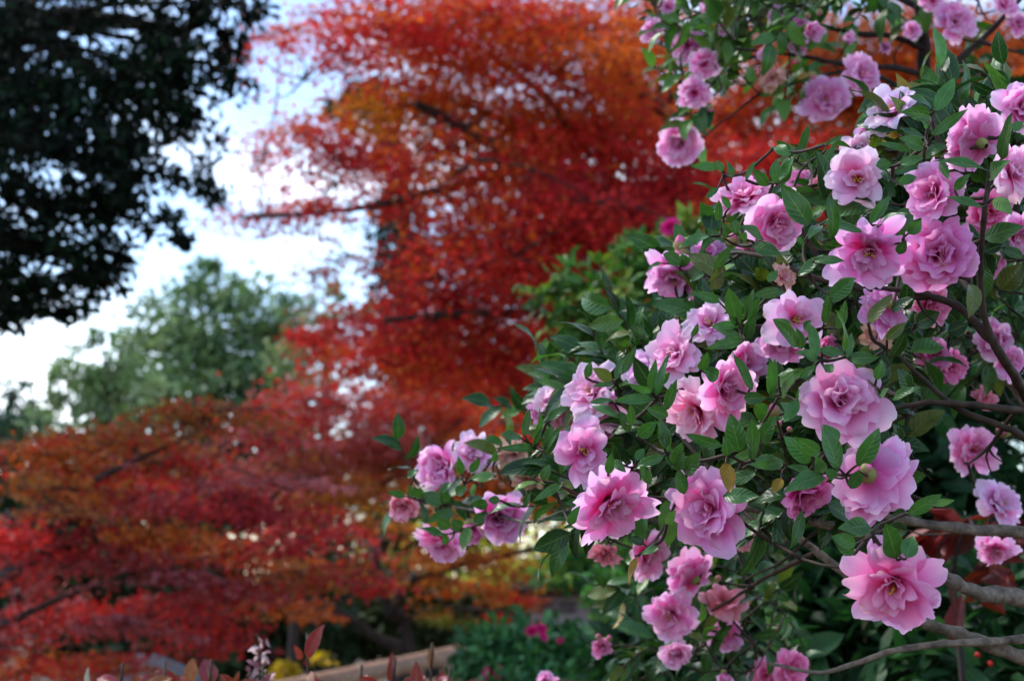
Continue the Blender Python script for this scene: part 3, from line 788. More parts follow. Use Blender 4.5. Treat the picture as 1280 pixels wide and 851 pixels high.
# ------------------------------------------------------------------ flowers
def petal(L, Wd, th0, th1, az, r0, z0, cup, ruf, notch, curl, nv=9, nu=8, ph=None, skew=0.0, roll=0.0):
    ph = R.random(5) * 6.28 if ph is None else ph
    v = np.linspace(0, 1, nv + 1); u = np.linspace(-1, 1, nu + 1)
    Vv, Uu = np.meshgrid(v, u, indexing='ij')
    qv = np.clip((Vv - .64) / .36, 0, 1)
    bw = 0.22 + 0.78 * np.sin(np.clip(Vv / .64, 0, 1) * pi / 2) ** 1.2
    lat = Uu * np.where(qv > 0, np.sqrt(1 - qv ** 2 / 2), 1) * bw * Wd / 2 * (1 + 0.05 * np.sin(Vv * 5 + ph[2]))
    yy = np.minimum(Vv, .64) + .36 * qv * np.sqrt(1 - Uu ** 2 / 2) - notch * np.exp(-(Uu / 0.28) ** 2) * qv ** 2
    yy = yy + qv ** 3 * (1 - 0.8 * Uu ** 4) * (0.020 * np.sin(Uu * 5.5 + ph[0]) + 0.010 * np.sin(Uu * 11 + ph[1]))
    s = np.linspace(0, 1.1, 45)
    th = th0 + (th1 - th0) * s ** 1.3 + curl * np.clip(s - 0.72, 0, 1) * 3
    r = r0 + np.concatenate([[0], np.cumsum(np.sin(th[:-1]) * np.diff(s))]) * L
    z = z0 + np.concatenate([[0], np.cumsum(np.cos(th[:-1]) * np.diff(s))]) * L
    rr = np.interp(yy, s, r); zz = np.interp(yy, s, z); tt = np.interp(yy, s, th)
    disp = cup * Wd * Uu ** 2 * (1.0 - 1.55 * Vv ** 1.6)
    disp = disp + ruf * Wd * Vv ** 1.6 * (np.sin(Uu * 3.1 + ph[3]) * 0.55 + np.sin(Uu * 5.3 + Vv * 3 + ph[4]) * 0.35) * (0.35 + 0.65 * np.abs(Uu))
    disp = disp + np.tan(roll) * lat * Vv
    lat = lat + skew * Wd * Vv ** 2
    x = rr - disp * np.cos(tt); z_ = zz + disp * np.sin(tt)
    P = np.stack([x * cos(az) - lat * sin(az), x * sin(az) + lat * cos(az), z_], -1).reshape(-1, 3)
    idx = np.arange((nv + 1) * (nu + 1)).reshape(nv + 1, nu + 1)
    F = np.stack([idx[:-1, :-1], idx[1:, :-1], idx[1:, 1:], idx[:-1, 1:]], -1).reshape(-1, 4)
    uv = np.stack([(Uu + 1) / 2, np.clip(yy, 0, 1)], -1).reshape(-1, 2)
    return P, F, uv


D = radians
KIND = {   # whorls: (count, length, width, angle at foot, angle at tip, cup, ruffle, z of foot)
    'open': [(8, .034, .027, 58, 98, .12, .11, 0), (8, .031, .026, 46, 84, .14, .12, .001), (7, .027, .023, 34, 66, .18, .13, .002), (6, .022, .018, 22, 48, .22, .16, .003), (6, .017, .012, 8, 34, .26, .22, .003)],
    'rose': [(8, .034, .029, 58, 92, .14, .07, 0), (7, .031, .028, 44, 72, .18, .08, .001), (6, .027, .026, 30, 50, .24, .08, .002), (5, .022, .022, 16, 28, .30, .07, .003), (4, .018, .018, 6, 6, .36, .05, .004), (3, .015, .014, 2, -12, .40, .05, .004)],
    'loose': [(8, .036, .026, 52, 104, .08, .18, 0), (7, .033, .025, 42, 88, .12, .2, .001), (6, .028, .020, 28, 64, .16, .22, .002), (6, .022, .014, 14, 40, .22, .28, .003), (4, .016, .009, 5, 40, .3, .3, .004)],
    'single': [(7, .036, .029, 52, 88, .12, .12, 0), (6, .033, .027, 42, 70, .15, .13, .001), (4, .025, .019, 24, 46, .18, .2, .002), (3, .017, .010, 10, 36, .2, .25, .003)],
    'cup': [(7, .030, .026, 36, 54, .24, .08, 0), (6, .027, .024, 24, 36, .28, .09, .001), (6, .023, .020, 12, 20, .32, .09, .002), (4, .018, .015, 5, 6, .36, .08, .003)],
    'half': [(5, .026, .022, 24, 20, .34, .05, 0), (4, .023, .019, 12, 4, .38, .05, .001), (3, .019, .014, 4, -8, .4, .05, .002)],
    'dry': [(7, .030, .020, 50, 125, -.05, .42, 0), (7, .025, .018, 36, 85, .05, .5, .001), (6, .020, .014, 20, 50, .1, .5, .002)],
    'back': [(6, .020, .021, 62, 96, .16, .10, -.002), (8, .027, .023, 58, 92, .14, .11, -.001), (8, .035, .024, 56, 84, .12, .12, 0), (8, .034, .025, 46, 72, .15, .13, .001), (7, .026, .02, 26, 50, .2, .15, .002)],
    'far': [(8, .034, .027, 58, 96, .10, .12, 0), (7, .029, .024, 38, 68, .15, .13, .001), (6, .022, .018, 18, 40, .2, .15, .002)],
}
STAM = {'open': 3, 'loose': 6, 'single': 12, 'far': 0, 'rose': 0, 'cup': 0, 'half': 0, 'dry': 0}
M['stamen'] = noise_mat("yellow_stamen", (0.62, 0.36, 0.04), (0.80, 0.60, 0.12), 200, 0.7)
M['sepal'] = noise_mat("sepal", (0.16, 0.18, 0.04), (0.34, 0.30, 0.10), 150, 0.6, (1, 1, 1), 0.3, 0.001)


def flower(parent, origin, px, py, size, d, face, kind='open', mat='petal', tint=(1, 1, 1), fine=True, name="flower", label=None, spin=None):
    """one double flower; face = (right, up) lean of its axis in the picture, third value -1 when turned away"""
    mb = MB(); mess = 0.6 if kind in ('rose', 'half') else 1.0
    for wi, (n, L, Wd, a0, a1, cup, ruf, z0) in enumerate(KIND[kind]):
        off = R.random() * 6.28
        for i in range(n):
            az = off + (i + R.normal(0, 0.24)) * 2 * pi / n
            ls = 1 + R.normal(0, 0.11); ws = 0.93 + R.normal(0, 0.10)
            P, F, uv = petal(L * ls, Wd * ws, D(a0 + R.normal(0, 9) * mess), D(a1 + R.normal(0, 17) * mess), az, .003 * (1 - wi * .15), z0, cup + R.normal(0, .06), ruf * (0.6 + 0.9 * R.random()),
                             max(0, R.normal(.08, .06)), R.normal(0.02, .22) if wi < 3 else 0, 12 if fine else 6, 12 if fine else 6, skew=R.normal(0, .09), roll=R.normal(0, .26) * mess)
            tv = (1 + R.normal(0, .045)) * np.array([1, 1 - .035 * wi, 1 - .025 * wi])  # inner whorls tinted deeper pink, imitating light bounced between petals
            mb.add(P, F, np.array(tint) * tv * (1 + R.normal(0, .02, 3)), uv)
    V = np.concatenate(mb.V)
    f = np.array(face[:2], float); zc = 1.0 if len(face) < 3 else face[2]
    l = min(np.linalg.norm(f), 0.999); zt = math.sqrt(max(0, 1 - l * l)) * zc
    n = norm(f[0] * RT + f[1] * UP - zt * FW)
    ref = UP if abs(np.dot(n, UP)) < 0.9 else RT
    X = norm(np.cross(ref, n)); Y = np.cross(n, X)
    sp = R.random() * 6.28 if spin is None else spin
    X, Y = X * cos(sp) + Y * sin(sp), Y * cos(sp) - X * sin(sp)
    B = np.stack([X, Y, n])
    # size: apparent diameter in pixels of the larger of the two picture extents
    Wv = V @ B
    ex = np.percentile(Wv @ RT, 99) - np.percentile(Wv @ RT, 1); ey = np.percentile(Wv @ UP, 99) - np.percentile(Wv @ UP, 1)
    k = size * 0.86 * d / FOC / max(ex, ey)
    mid = 0.5 * (np.percentile(Wv, 99, axis=0) + np.percentile(Wv, 1, axis=0))
    cpos = U(px, py, d) - mid * k
    o = mesh_np(name, Wv * k + cpos, np.concatenate(mb.F), M[mat], parent, np.concatenate(mb.Cc), np.concatenate(mb.U), True, origin)
    if label: o["label"] = label
    # calyx
    cx = MB(); prof = [(0.0025, -.0035), (.0050, -.001), (.0062, .003), (.0058, .008)]
    a = np.arange(9) / 9 * 2 * pi
    Vc = np.concatenate([np.stack([r * np.cos(a), r * np.sin(a), np.full(9, z)], 1) for r, z in prof])
    Fc = [(i * 9 + j, i * 9 + (j + 1) % 9, (i + 1) * 9 + (j + 1) % 9, (i + 1) * 9 + j) for i in range(3) for j in range(9)]
    cx.add((Vc - [0, 0, .004]) @ B * k + cpos, Fc); cx.build("calyx", M['sepal'], o, origin)
    ns = STAM.get(kind, 0)
    if ns and fine:
        st = MB()
        for _ in range(ns):
            aa = R.random() * 6.28; q = D(R.random() * 26); h = .013 + .005 * R.random()
            tip = np.array([sin(q) * cos(aa), sin(q) * sin(aa), cos(q)]) * h
            pts = np.array([(0.002 * cos(aa), .002 * sin(aa), .003), tip * .6, tip]) @ B * k + cpos
            st.tube(pts, np.array([.0004, .00035, .0003]) * k, 5, 2)
            st.tube(np.array([tip - [0, 0, .0007], tip, tip + [0, 0, .0007]]) @ B * k + cpos, np.array([.0007, .0010, .0006]) * k, 6, 2)
        st.build("stamens", M['stamen'], o, origin)
    foot = cpos - n * 0.006 * k
    return o, foot, n


def bud(parent, origin, px, py, size, d, axis, tipcol=(0.75, 0.16, 0.36), open_=0.5):
    a2 = norm(np.array([axis[0], axis[1], 0.35])); n = a2[0] * RT + a2[1] * UP - a2[2] * FW
    X = norm(np.cross(UP if abs(np.dot(n, UP)) < .9 else RT, n)); Y = np.cross(n, X); B = np.stack([X, Y, n])
    L = size * d / FOC; c = U(px, py, d) - n * L * .5
    t = np.linspace(0, 1, 10); a = np.arange(10) / 10 * 2 * pi

    def lathe(r, z):
        V = np.concatenate([np.stack([q * np.cos(a), q * np.sin(a), np.full(10, w)], 1) for q, w in zip(r, z)])
        F = [(i * 10 + j, i * 10 + (j + 1) % 10, (i + 1) * 10 + (j + 1) % 10, (i + 1) * 10 + j) for i in range(len(r) - 1) for j in range(10)]
        return V @ B + c, F
    m = MB(); V, F = lathe(L * (.36 * np.sin(pi * t ** .8) ** .8 + .004), L * t); m.add(V, F, tipcol)
    o = m.build("bud", M['plain_col'], parent, origin)
    m = MB()
    # overlapping green scales
    for w, (zz, ln, ro) in enumerate(((.0, .55, .40), (.18, .5, .41), (.3, .5, .40))):
        for i in range(4):
            aa = i * pi / 2 + w * .8
            tt = np.linspace(0, 1, 5); uu = np.linspace(-1, 1, 5); T, Q = np.meshgrid(tt, uu, indexing='ij')
            ang = aa + Q * .75 * np.sqrt(np.clip(1 - T ** 2, 0.02, 1)); zq = zz + ln * T
            rq = ro * np.sin(pi * np.clip(zq, .02, .98) ** .8) ** .8 + .012
            P = np.stack([rq * np.cos(ang), rq * np.sin(ang), zq], -1).reshape(-1, 3) * L @ B + c
            idx = np.arange(25).reshape(5, 5)
            m.add(P, np.stack([idx[:-1, :-1], idx[:-1, 1:], idx[1:, 1:], idx[1:, :-1]], -1).reshape(-1, 4), (0.24 + .05 * w, 0.25, 0.09))
    m.build("scales", M['plain_col'], o, origin)
    return o, c, n


# ------------------------------------------------------------------ shrubs behind and below the pink camellia
def shrub_trunk(px, d, topy, lean=0):
    b = gpt(px, d, -0.05); t = U(px + lean, topy, d)
    return [b, b * .5 + t * .5 + [0.05, 0.02, 0], t]

G_MID = [(0.06, 0.15, 0.03), (0.09, 0.20, 0.04), (0.05, 0.11, 0.03), (0.18, 0.24, 0.04)]
G_LOW = [(0.035, 0.12, 0.045), (0.05, 0.16, 0.06), (0.07, 0.19, 0.06), (0.03, 0.09, 0.035)]
G_DRK = [(0.012, 0.040, 0.015), (0.019, 0.060, 0.021), (0.030, 0.085, 0.028)]  # darkened greens, deep shade under the camellia put into the leaf colour

mid = broadleaf("camellia_shrub", "loose yellow green camellia shrub with one magenta flower against the red maple", [
    (765, 368, 75, 44, 3.9, 380), (715, 395, 50, 34, 3.9, 170), (820, 320, 50, 30, 3.9, 340), (690, 365, 30, 26, 3.9, 90), (850, 380, 70, 50, 3.9, 480), (780, 420, 60, 22, 3.9, 220),
    (900, 430, 70, 50, 4.0, 450), (860, 300, 30, 22, 3.9, 140)], shrub_trunk(905, 4.0, 470, -20), 0.040, G_MID, 0.022, 'shrub_leaf', cat="shrub", clump=12, spread=0.22, stem_name="stem", crown="foliage", out=.3, up=.7)
flower(mid, to_root(mid), 838, 284, 27, 3.8, (-.1, .1), 'far', 'petal_magenta', fine=False)

low = broadleaf("camellia_shrub", "low dark green camellia shrub with magenta flowers at the end of the handrail", [
    (655, 830, 75, 44, 4.8, 1500), (628, 832, 40, 42, 4.7, 700), (735, 846, 56, 40, 4.8, 1000), (690, 806, 40, 20, 4.9, 200), (660, 862, 70, 40, 4.6, 800), (614, 806, 22, 22, 4.8, 160)],
    shrub_trunk(670, 4.8, 810), 0.045, G_LOW, 0.024, 'shrub_leaf', cat="shrub", clump=12, spread=0.2, stem_name="stem", crown="foliage", out=.3, up=.7)
for (x, y, s) in ((664, 788, 17), (677, 786, 15), (680, 796, 11), (615, 840, 24), (700, 800, 9)):
    flower(low, to_root(low), x, y, s, 4.55, (R.normal(0, .3), R.normal(0, .3)), 'far', 'petal_magenta', fine=False)

broadleaf("camellia_shrub", "bright mid green shrub above the hut roof with no flowers", [
    (745, 702, 46, 22, 5.6, 420), (795, 742, 55, 42, 5.4, 800), (708, 717, 34, 13, 5.6, 150), (775, 795, 46, 34, 5.2, 520), (820, 700, 50, 40, 5.4, 600)],
    shrub_trunk(790, 5.5, 760), 0.05, [(0.06, .17, .045), (.09, .22, .05), (.045, .12, .035), (.16, .26, .045)], 0.022, 'shrub_leaf', cat="shrub", clump=12, spread=0.2, stem_name="stem", crown="foliage", out=.3, up=.7)

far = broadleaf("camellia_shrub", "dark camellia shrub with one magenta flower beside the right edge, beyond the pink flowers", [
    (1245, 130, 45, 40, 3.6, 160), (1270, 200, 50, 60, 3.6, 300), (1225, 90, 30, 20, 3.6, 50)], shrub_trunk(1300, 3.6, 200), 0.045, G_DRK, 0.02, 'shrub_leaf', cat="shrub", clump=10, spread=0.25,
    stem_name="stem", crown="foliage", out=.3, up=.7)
flower(far, to_root(far), 1255, 132, 27, 3.45, (-.2, .1), 'far', 'petal_magenta', fine=False)

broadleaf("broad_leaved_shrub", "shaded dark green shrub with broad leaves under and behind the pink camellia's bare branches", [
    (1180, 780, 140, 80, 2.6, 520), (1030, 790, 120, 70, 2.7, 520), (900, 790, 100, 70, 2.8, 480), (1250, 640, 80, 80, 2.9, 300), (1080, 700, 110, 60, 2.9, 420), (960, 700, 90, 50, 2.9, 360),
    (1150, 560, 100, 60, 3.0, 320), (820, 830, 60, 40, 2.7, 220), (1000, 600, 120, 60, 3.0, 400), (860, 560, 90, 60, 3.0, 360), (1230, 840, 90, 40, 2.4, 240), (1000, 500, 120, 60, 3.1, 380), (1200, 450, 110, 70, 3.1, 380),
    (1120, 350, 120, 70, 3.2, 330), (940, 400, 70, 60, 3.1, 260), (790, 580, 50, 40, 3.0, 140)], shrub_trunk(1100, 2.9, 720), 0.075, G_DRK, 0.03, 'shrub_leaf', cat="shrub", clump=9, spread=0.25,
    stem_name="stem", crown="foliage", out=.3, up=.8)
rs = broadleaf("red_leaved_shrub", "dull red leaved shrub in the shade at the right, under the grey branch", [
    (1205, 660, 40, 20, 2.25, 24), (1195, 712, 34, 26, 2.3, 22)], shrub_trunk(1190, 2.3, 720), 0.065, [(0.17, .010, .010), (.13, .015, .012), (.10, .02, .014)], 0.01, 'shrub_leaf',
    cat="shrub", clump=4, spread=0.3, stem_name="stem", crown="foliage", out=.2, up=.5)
m_b = noise_mat("red_berry", (0.5, .01, .015), (.6, .02, .02), 50, 0.35, (1, 1, 1), 0.0)
for (x, y) in ((1222, 818), (1238, 829), (1204, 848)):
    mb = MB(); p = U(x, y, 2.3); r = 0.0042; t = np.linspace(0.02, pi - .02, 7); a = np.arange(9) / 9 * 2 * pi
    V = np.concatenate([np.stack([r * sin(q) * np.cos(a), r * sin(q) * np.sin(a), np.full(9, r * cos(q))], 1) for q in t]) + p
    mb.add(V, [(i * 9 + j, i * 9 + (j + 1) % 9, (i + 1) * 9 + (j + 1) % 9, (i + 1) * 9 + j) for i in range(6) for j in range(9)])
    o = mb.build("berry", m_b, rs, to_root(rs))

broadleaf("yellow_shrub", "small bright yellow shrub behind the dry flower spike", [(354, 839, 13, 8, 8.8, 120), (408, 822, 18, 6, 9.2, 40)], shrub_trunk(358, 8.8, 845), 0.05,
          [(0.60, .36, .015), (.45, .28, .02)], 0.012, 'shrub_leaf', cat="shrub", clump=10, stem_name="stem", crown="foliage", up=.7)


# ------------------------------------------------------------------ red leaved young shoots at the bottom edge
def depth_leaf_list(lst, ox, oy, sc=4.0):
    return [(ox + a[0] / sc, oy + a[1] / sc, ox + a[2] / sc, oy + a[3] / sc, a[4] / sc, a[5] if len(a) > 5 else '') for a in lst]

RED = [(0.26, 0.022, 0.036), (0.22, 0.03, 0.055), (0.30, .04, .035)]
def red_shoots():
    d = 1.95
    root = thing("red_leaved_shrub", "young shrub with upright red leaves at the bottom edge in front of the handrail", "shrub", gpt(370, d))
    o = to_root(root)
    L = [(385, 822, 404, 780, 24, 0), (262, 856, 256, 822, 30, 1), (236, 856, 241, 821, 20, 3), (222, 856, 194, 838, 26, 0), (490, 856, 490, 814, 13, 0), (520, 858, 520, 826, 20, 1), (538, 834, 541, 802, 11, 3),
         (470, 858, 450, 846, 22, 0), (545, 856, 556, 834, 14, 1), (205, 858, 175, 846, 24, 0), (150, 858, 120, 846, 20, 0), (285, 858, 276, 842, 20, 0), (330, 860, 345, 838, 16, 1), (240, 860, 205, 852, 30, 0), (376, 824, 368, 806, 12, 0),
         (108, 858, 110, 833, 8, 4), (500, 860, 520, 848, 20, 0), (180, 862, 215, 846, 22, 3), (300, 862, 322, 850, 22, 1), (440, 862, 425, 850, 16, 3), (565, 862, 560, 846, 12, 0)]
    L += [(x, y + 14, x + R.normal(0, 16), y - R.uniform(0, 10), R.uniform(9, 19), int(R.integers(0, 4))) for x, y in zip(R.uniform(90, 590, 26), R.uniform(842, 862, 26))]
    f = MB(); st = MB()
    cl = [RED[0], RED[1], RED[2], (0.26, .07, .02), (.36, .30, .32)]
    for (bx, by, tx, ty, w, c) in L:
        dd = d + R.normal(0, .06)
        hero_leaf(f, U(bx, by, dd), U(tx, ty, dd + R.normal(0, .012)), .9 * w * dd / FOC, -FW + .4 * UP + R.normal(0, .3, 3), np.array(cl[c]) * (1 + R.normal(0, .12)), twist=R.normal(0, .4))
    for xs, xe, ye in ((378, 386, 822), (255, 262, 853), (490, 491, 850), (536, 539, 834), (140, 150, 858), (325, 330, 858), (520, 521, 856), (445, 450, 858), (205, 206, 856), (560, 563, 858)):
        b = gpt(xs + R.normal(0, 20), d)
        e = U(xe, ye, d)
        st.tube([b, b * .5 + e * .5 + R.normal(0, .02, 3), U(xe - 1, ye + 25, d), e], [.005, .004, .002, .0014], 6, 4)
    st.build("stem", M['twig'], root, o); f.build("foliage", M['camellia_leaf'], root, o)
red_shoots()

def spike():
    d = 2.05
    root = thing("dry_flower_spike", "faded pinkish dry flower spike standing at the bottom edge left of the yellow shrub", "flower", gpt(322, d))
    o = to_root(root); st = MB(); b = gpt(322, d); e = U(324, 800, d)
    st.tube([b, U(318, 1200, d), U(325, 860, d), e], [.004, .0035, .0022, .001], 6, 4); st.build("stem", M['twig'], root, o)
    f = MB()
    for i in range(46):
        t = R.random(); c = U(324 + R.normal(0, 3 + 5 * t), 800 + 62 * t, d) + R.normal(0, .004, 3)
        v = norm(R.normal(0, 1, 3) + [0, 0, .7]); 
        hero_leaf(f, c, c + v * (.010 + .007 * R.random()), .008, R.normal(0, 1, 3), np.array((.44, .30, .29)) * (1 + R.normal(0, .25)) if i % 3 else (.3, .12, .14), nl=4, nw=2)
    f.build("bloom", M['plain_col'], root, o)
spike()


# ------------------------------------------------------------------ rear camellia with the dark upright stem
def in_poly(x, y, poly):
    poly = np.asarray(poly, float); n = len(poly); c = np.zeros(np.shape(x), bool); j = n - 1
    for i in range(n):
        xi, yi = poly[i]; xj, yj = poly[j]
        q = ((yi > y) != (yj > y)) & (x < (xj - xi) * (y - yi) / (yj - yi + 1e-9) + xi)
        c ^= q; j = i
    return c

LEAFC = {'': (0.046, 0.125, 0.028), 'd': (0.020, 0.060, 0.016), 'l': (0.105, 0.22, 0.045), 'o': (0.10, 0.12, 0.022), 'y': (0.36, 0.20, 0.02), 'b': (0.16, .07, .03)}  # 'd' is the green darkened to stand in for shade inside the bush

def spray(mb_leaf, mb_twig, c, dirv, n, ll, lw, colf, length=0.06):
    """a twig with alternating leaves"""
    dirv = norm(dirv); side = norm(np.cross(dirv, FW + R.normal(0, .4, 3))); nn = np.cross(side, dirv)
    pts = [c + dirv * length * t + nn * .006 * sin(t * 3) for t in (0, .5, 1)]
    mb_twig.tube(pts, [.0016, .0013, .0008], 5, 3)
    for i in range(n):
        t = .15 + .85 * i / max(1, n - 1); p = c + dirv * length * t
        sgn = 1 if i % 2 else -1
        v = norm(dirv * (.55 + .5 * t) + side * sgn * (.9 - .5 * t) + R.normal(0, .28, 3) + np.array([0, 0, -.12]))
        l = ll * (.75 + .45 * R.random())
        nrm = norm(np.array([0, 0, .8]) - FW * .55 + R.normal(0, .5, 3))
        hero_leaf(mb_leaf, p, p + v * l, lw * l / ll * (.85 + .3 * R.random()), nrm, np.array(LEAFC[colf()]) * (1 + R.normal(0, .16)), nl=6, nw=4, arch=.12 + .16 * R.random(), fold=.15 + .25 * R.random())

def cfun(p_d=.3, p_l=.12, p_o=.1, p_y=.01):
    def f():
        r = R.random()
        return 'y' if r < p_y else 'd' if r < p_y + p_d else 'l' if r < p_y + p_d + p_l else 'o' if r < p_y + p_d + p_l + p_o else ''
    return f

def grow_to(nodes, target, rad, sag=.15):
    j = np.argmin(np.linalg.norm(np.array(nodes) - target, axis=1)); a = nodes[j]
    L = np.linalg.norm(target - a)
    mid = (a + target) / 2 + R.normal(0, .05, 3) * L + np.array([0, 0, -sag * .5 * L]) + FW * min(.35 * L, .04)
    return [a, mid, target]

def rear_camellia():
    d0 = 2.15
    base = gpt(1420, 2.4, -.05)
    root = thing("pink_camellia", "rear pink camellia at the top right with a dark upright stem and softly blurred flowers", "shrub", base, "pink camellias")
    o = to_root(root)
    st = MB(); stem = [base, U(1400, 900, 2.4), U(1330, 430, 2.35), U(1215, 230, 2.25), U(1159, 135, 2.2), U(1155, 60, 2.18), U(1149, -10, 2.16), U(1140, -90, 2.16)]
    st.tube(stem, [.026, .022, .016, .012, .0105, .009, .008, .006], 9, 5, wob=.06); st.build("trunk", M['bark_dark'], root, o)
    BR = [([(1158, 108), (1190, 82), (1225, 52), (1262, 14), (1300, -30)], .006, .003), ([(1156, 62), (1115, 46), (1070, 42), (1010, 30), (950, 22), (880, 10)], .005, .0018),
          ([(1158, 95), (1120, 85), (1085, 84), (1040, 78), (1000, 70), (960, 66), (915, 60)], .005, .0016), ([(1159, 128), (1120, 108), (1090, 90), (1065, 70)], .006, .002),
          ([(1085, 84), (1040, 92), (990, 105), (950, 118), (920, 140), (895, 158)], .003, .0012), ([(960, 66), (920, 80), (890, 105), (878, 130)], .0025, .0012),
          ([(950, 22), (900, 40), (860, 45), (830, 30)], .0025, .0012), ([(1225, 52), (1250, 60), (1290, 70)], .003, .0015), ([(1150, 0), (1200, -20), (1260, -40)], .006, .003), ([(1150, 10), (1100, -10), (1000, -30)], .006, .003)]
    nodes = [np.array(p) for p in stem[2:]]
    for pl, r0, r1 in BR:
        dd = 2.17 + np.cumsum(R.normal(0, .02, len(pl)))
        P = [U(x, y, q) for (x, y), q in zip(pl, dd)]
        b = MB(); b.tube(P, np.linspace(r0, r1, len(P)), 7, 4, wob=.1); b.build("branch", M['bark_dark'], root, o)
        P = np.array(P)
        for i in range(len(P) - 1):
            for t in (0, .33, .66): nodes.append(P[i] * (1 - t) + P[i + 1] * t)
        nodes.append(P[-1])
    FL = [(1196, 27, 54, (0, .1), 'open'), (1078, 92, 54, (.5, .1), 'open'), (1032, 124, 62, (-.1, .1), 'open'), (850, 180, 58, (-.15, -.1), 'open'), (858, 58, 52, (-.3, .3), 'far'), (880, 80, 42, (.2, -.2), 'far'),
          (868, 116, 44, (-.3, -.5), 'far'), (815, 38, 34, (-.4, -.2), 'far'), (1000, 32, 28, (.1, .3), 'cup'), (1018, 40, 28, (.2, -.3), 'half'), (970, 18, 24, (-.4, .2), 'far'), (886, 12, 26, (.3, .4), 'far'),
          (1258, 4, 36, (.2, .2), 'far'), (1165, 0, 36, (0, -.3), 'far'), (1140, 38, 26, (-.5, 0), 'far'), (1272, 30, 34, (.3, .1), 'far'), (958, 68, 24, (0, -.6), 'cup'), (998, 55, 28, (-.4, -.4), 'cup'),
          (835, 8, 22, (-.2, .2), 'far'), (905, 38, 18, (.3, .2), 'cup'), (1106, 60, 18, (.2, -.6), 'half'), (1060, 48, 18, (0, .4), 'half')]
    tw = MB()
    for (x, y, s, fc, k) in FL:
        d = d0 - .06 + R.normal(0, .03)
        f_, foot, n = flower(root, o, x, y, s, d, fc, k, 'petal', (1, 1, 1), fine=s > 30)
        q = grow_to(nodes, foot, .001); tw.tube(q, [.0018, .0014, .0012], 5, 3); nodes.append(q[1])
    flower(root, o, 966, 98, 36, d0 - .05, (.1, -.4), 'dry', 'petal_dry', (1.1, 1, 1.1), label="shrivelled brownish pink flower")
    for (x, y, s) in ((996, 76, 12), (1016, 95, 13), (888, 136, 11), (1024, 16, 10), (1010, 20, 9)):
        bud(root, o, x, y, s, d0 - .08, (R.normal(0, .5), -.5), open_=.3)
    poly = [(800, -30), (815, 40), (835, 100), (865, 140), (890, 170), (905, 150), (945, 105), (1000, 90), (1060, 80), (1075, 120), (1100, 80), (1080, 40), (1150, 30), (1175, 60), (1240, 60), (1290, 90), (1320, 60), (1320, -30)]
    fol = MB(); n = 0
    cf = cfun(.1, .45, .15, .02)
    while n < 105:
        x = R.uniform(795, 1310); y = R.uniform(-50, 210)
        if not in_poly(x, y, poly): continue
        if y > 110 and R.random() < .5: continue
        if x > 1060 and R.random() < .62: continue
        if min((x - f[0]) ** 2 + (y - f[1]) ** 2 - (f[2] * .55 + 22) ** 2 for f in FL) < 0 and R.random() < .75: continue
        c = U(x, y, d0 + R.normal(.04, .10)); n += 1
        q = grow_to(nodes, c, .001); tw.tube(q, [.0016, .0013, .0012], 4, 3); nodes.append(q[1]); nodes.append(c)
        spray(fol, tw, c, RT * R.normal(-.35, .7) + UP * R.normal(.2, .7) - FW * .3, R.integers(4, 8), .042, .021, cf)
    tw.build("twigs", M['twig'], root, o, props={"kind": "stuff"}); fol.build("foliage", M['camellia_leaf'], root, o)
rear_camellia()


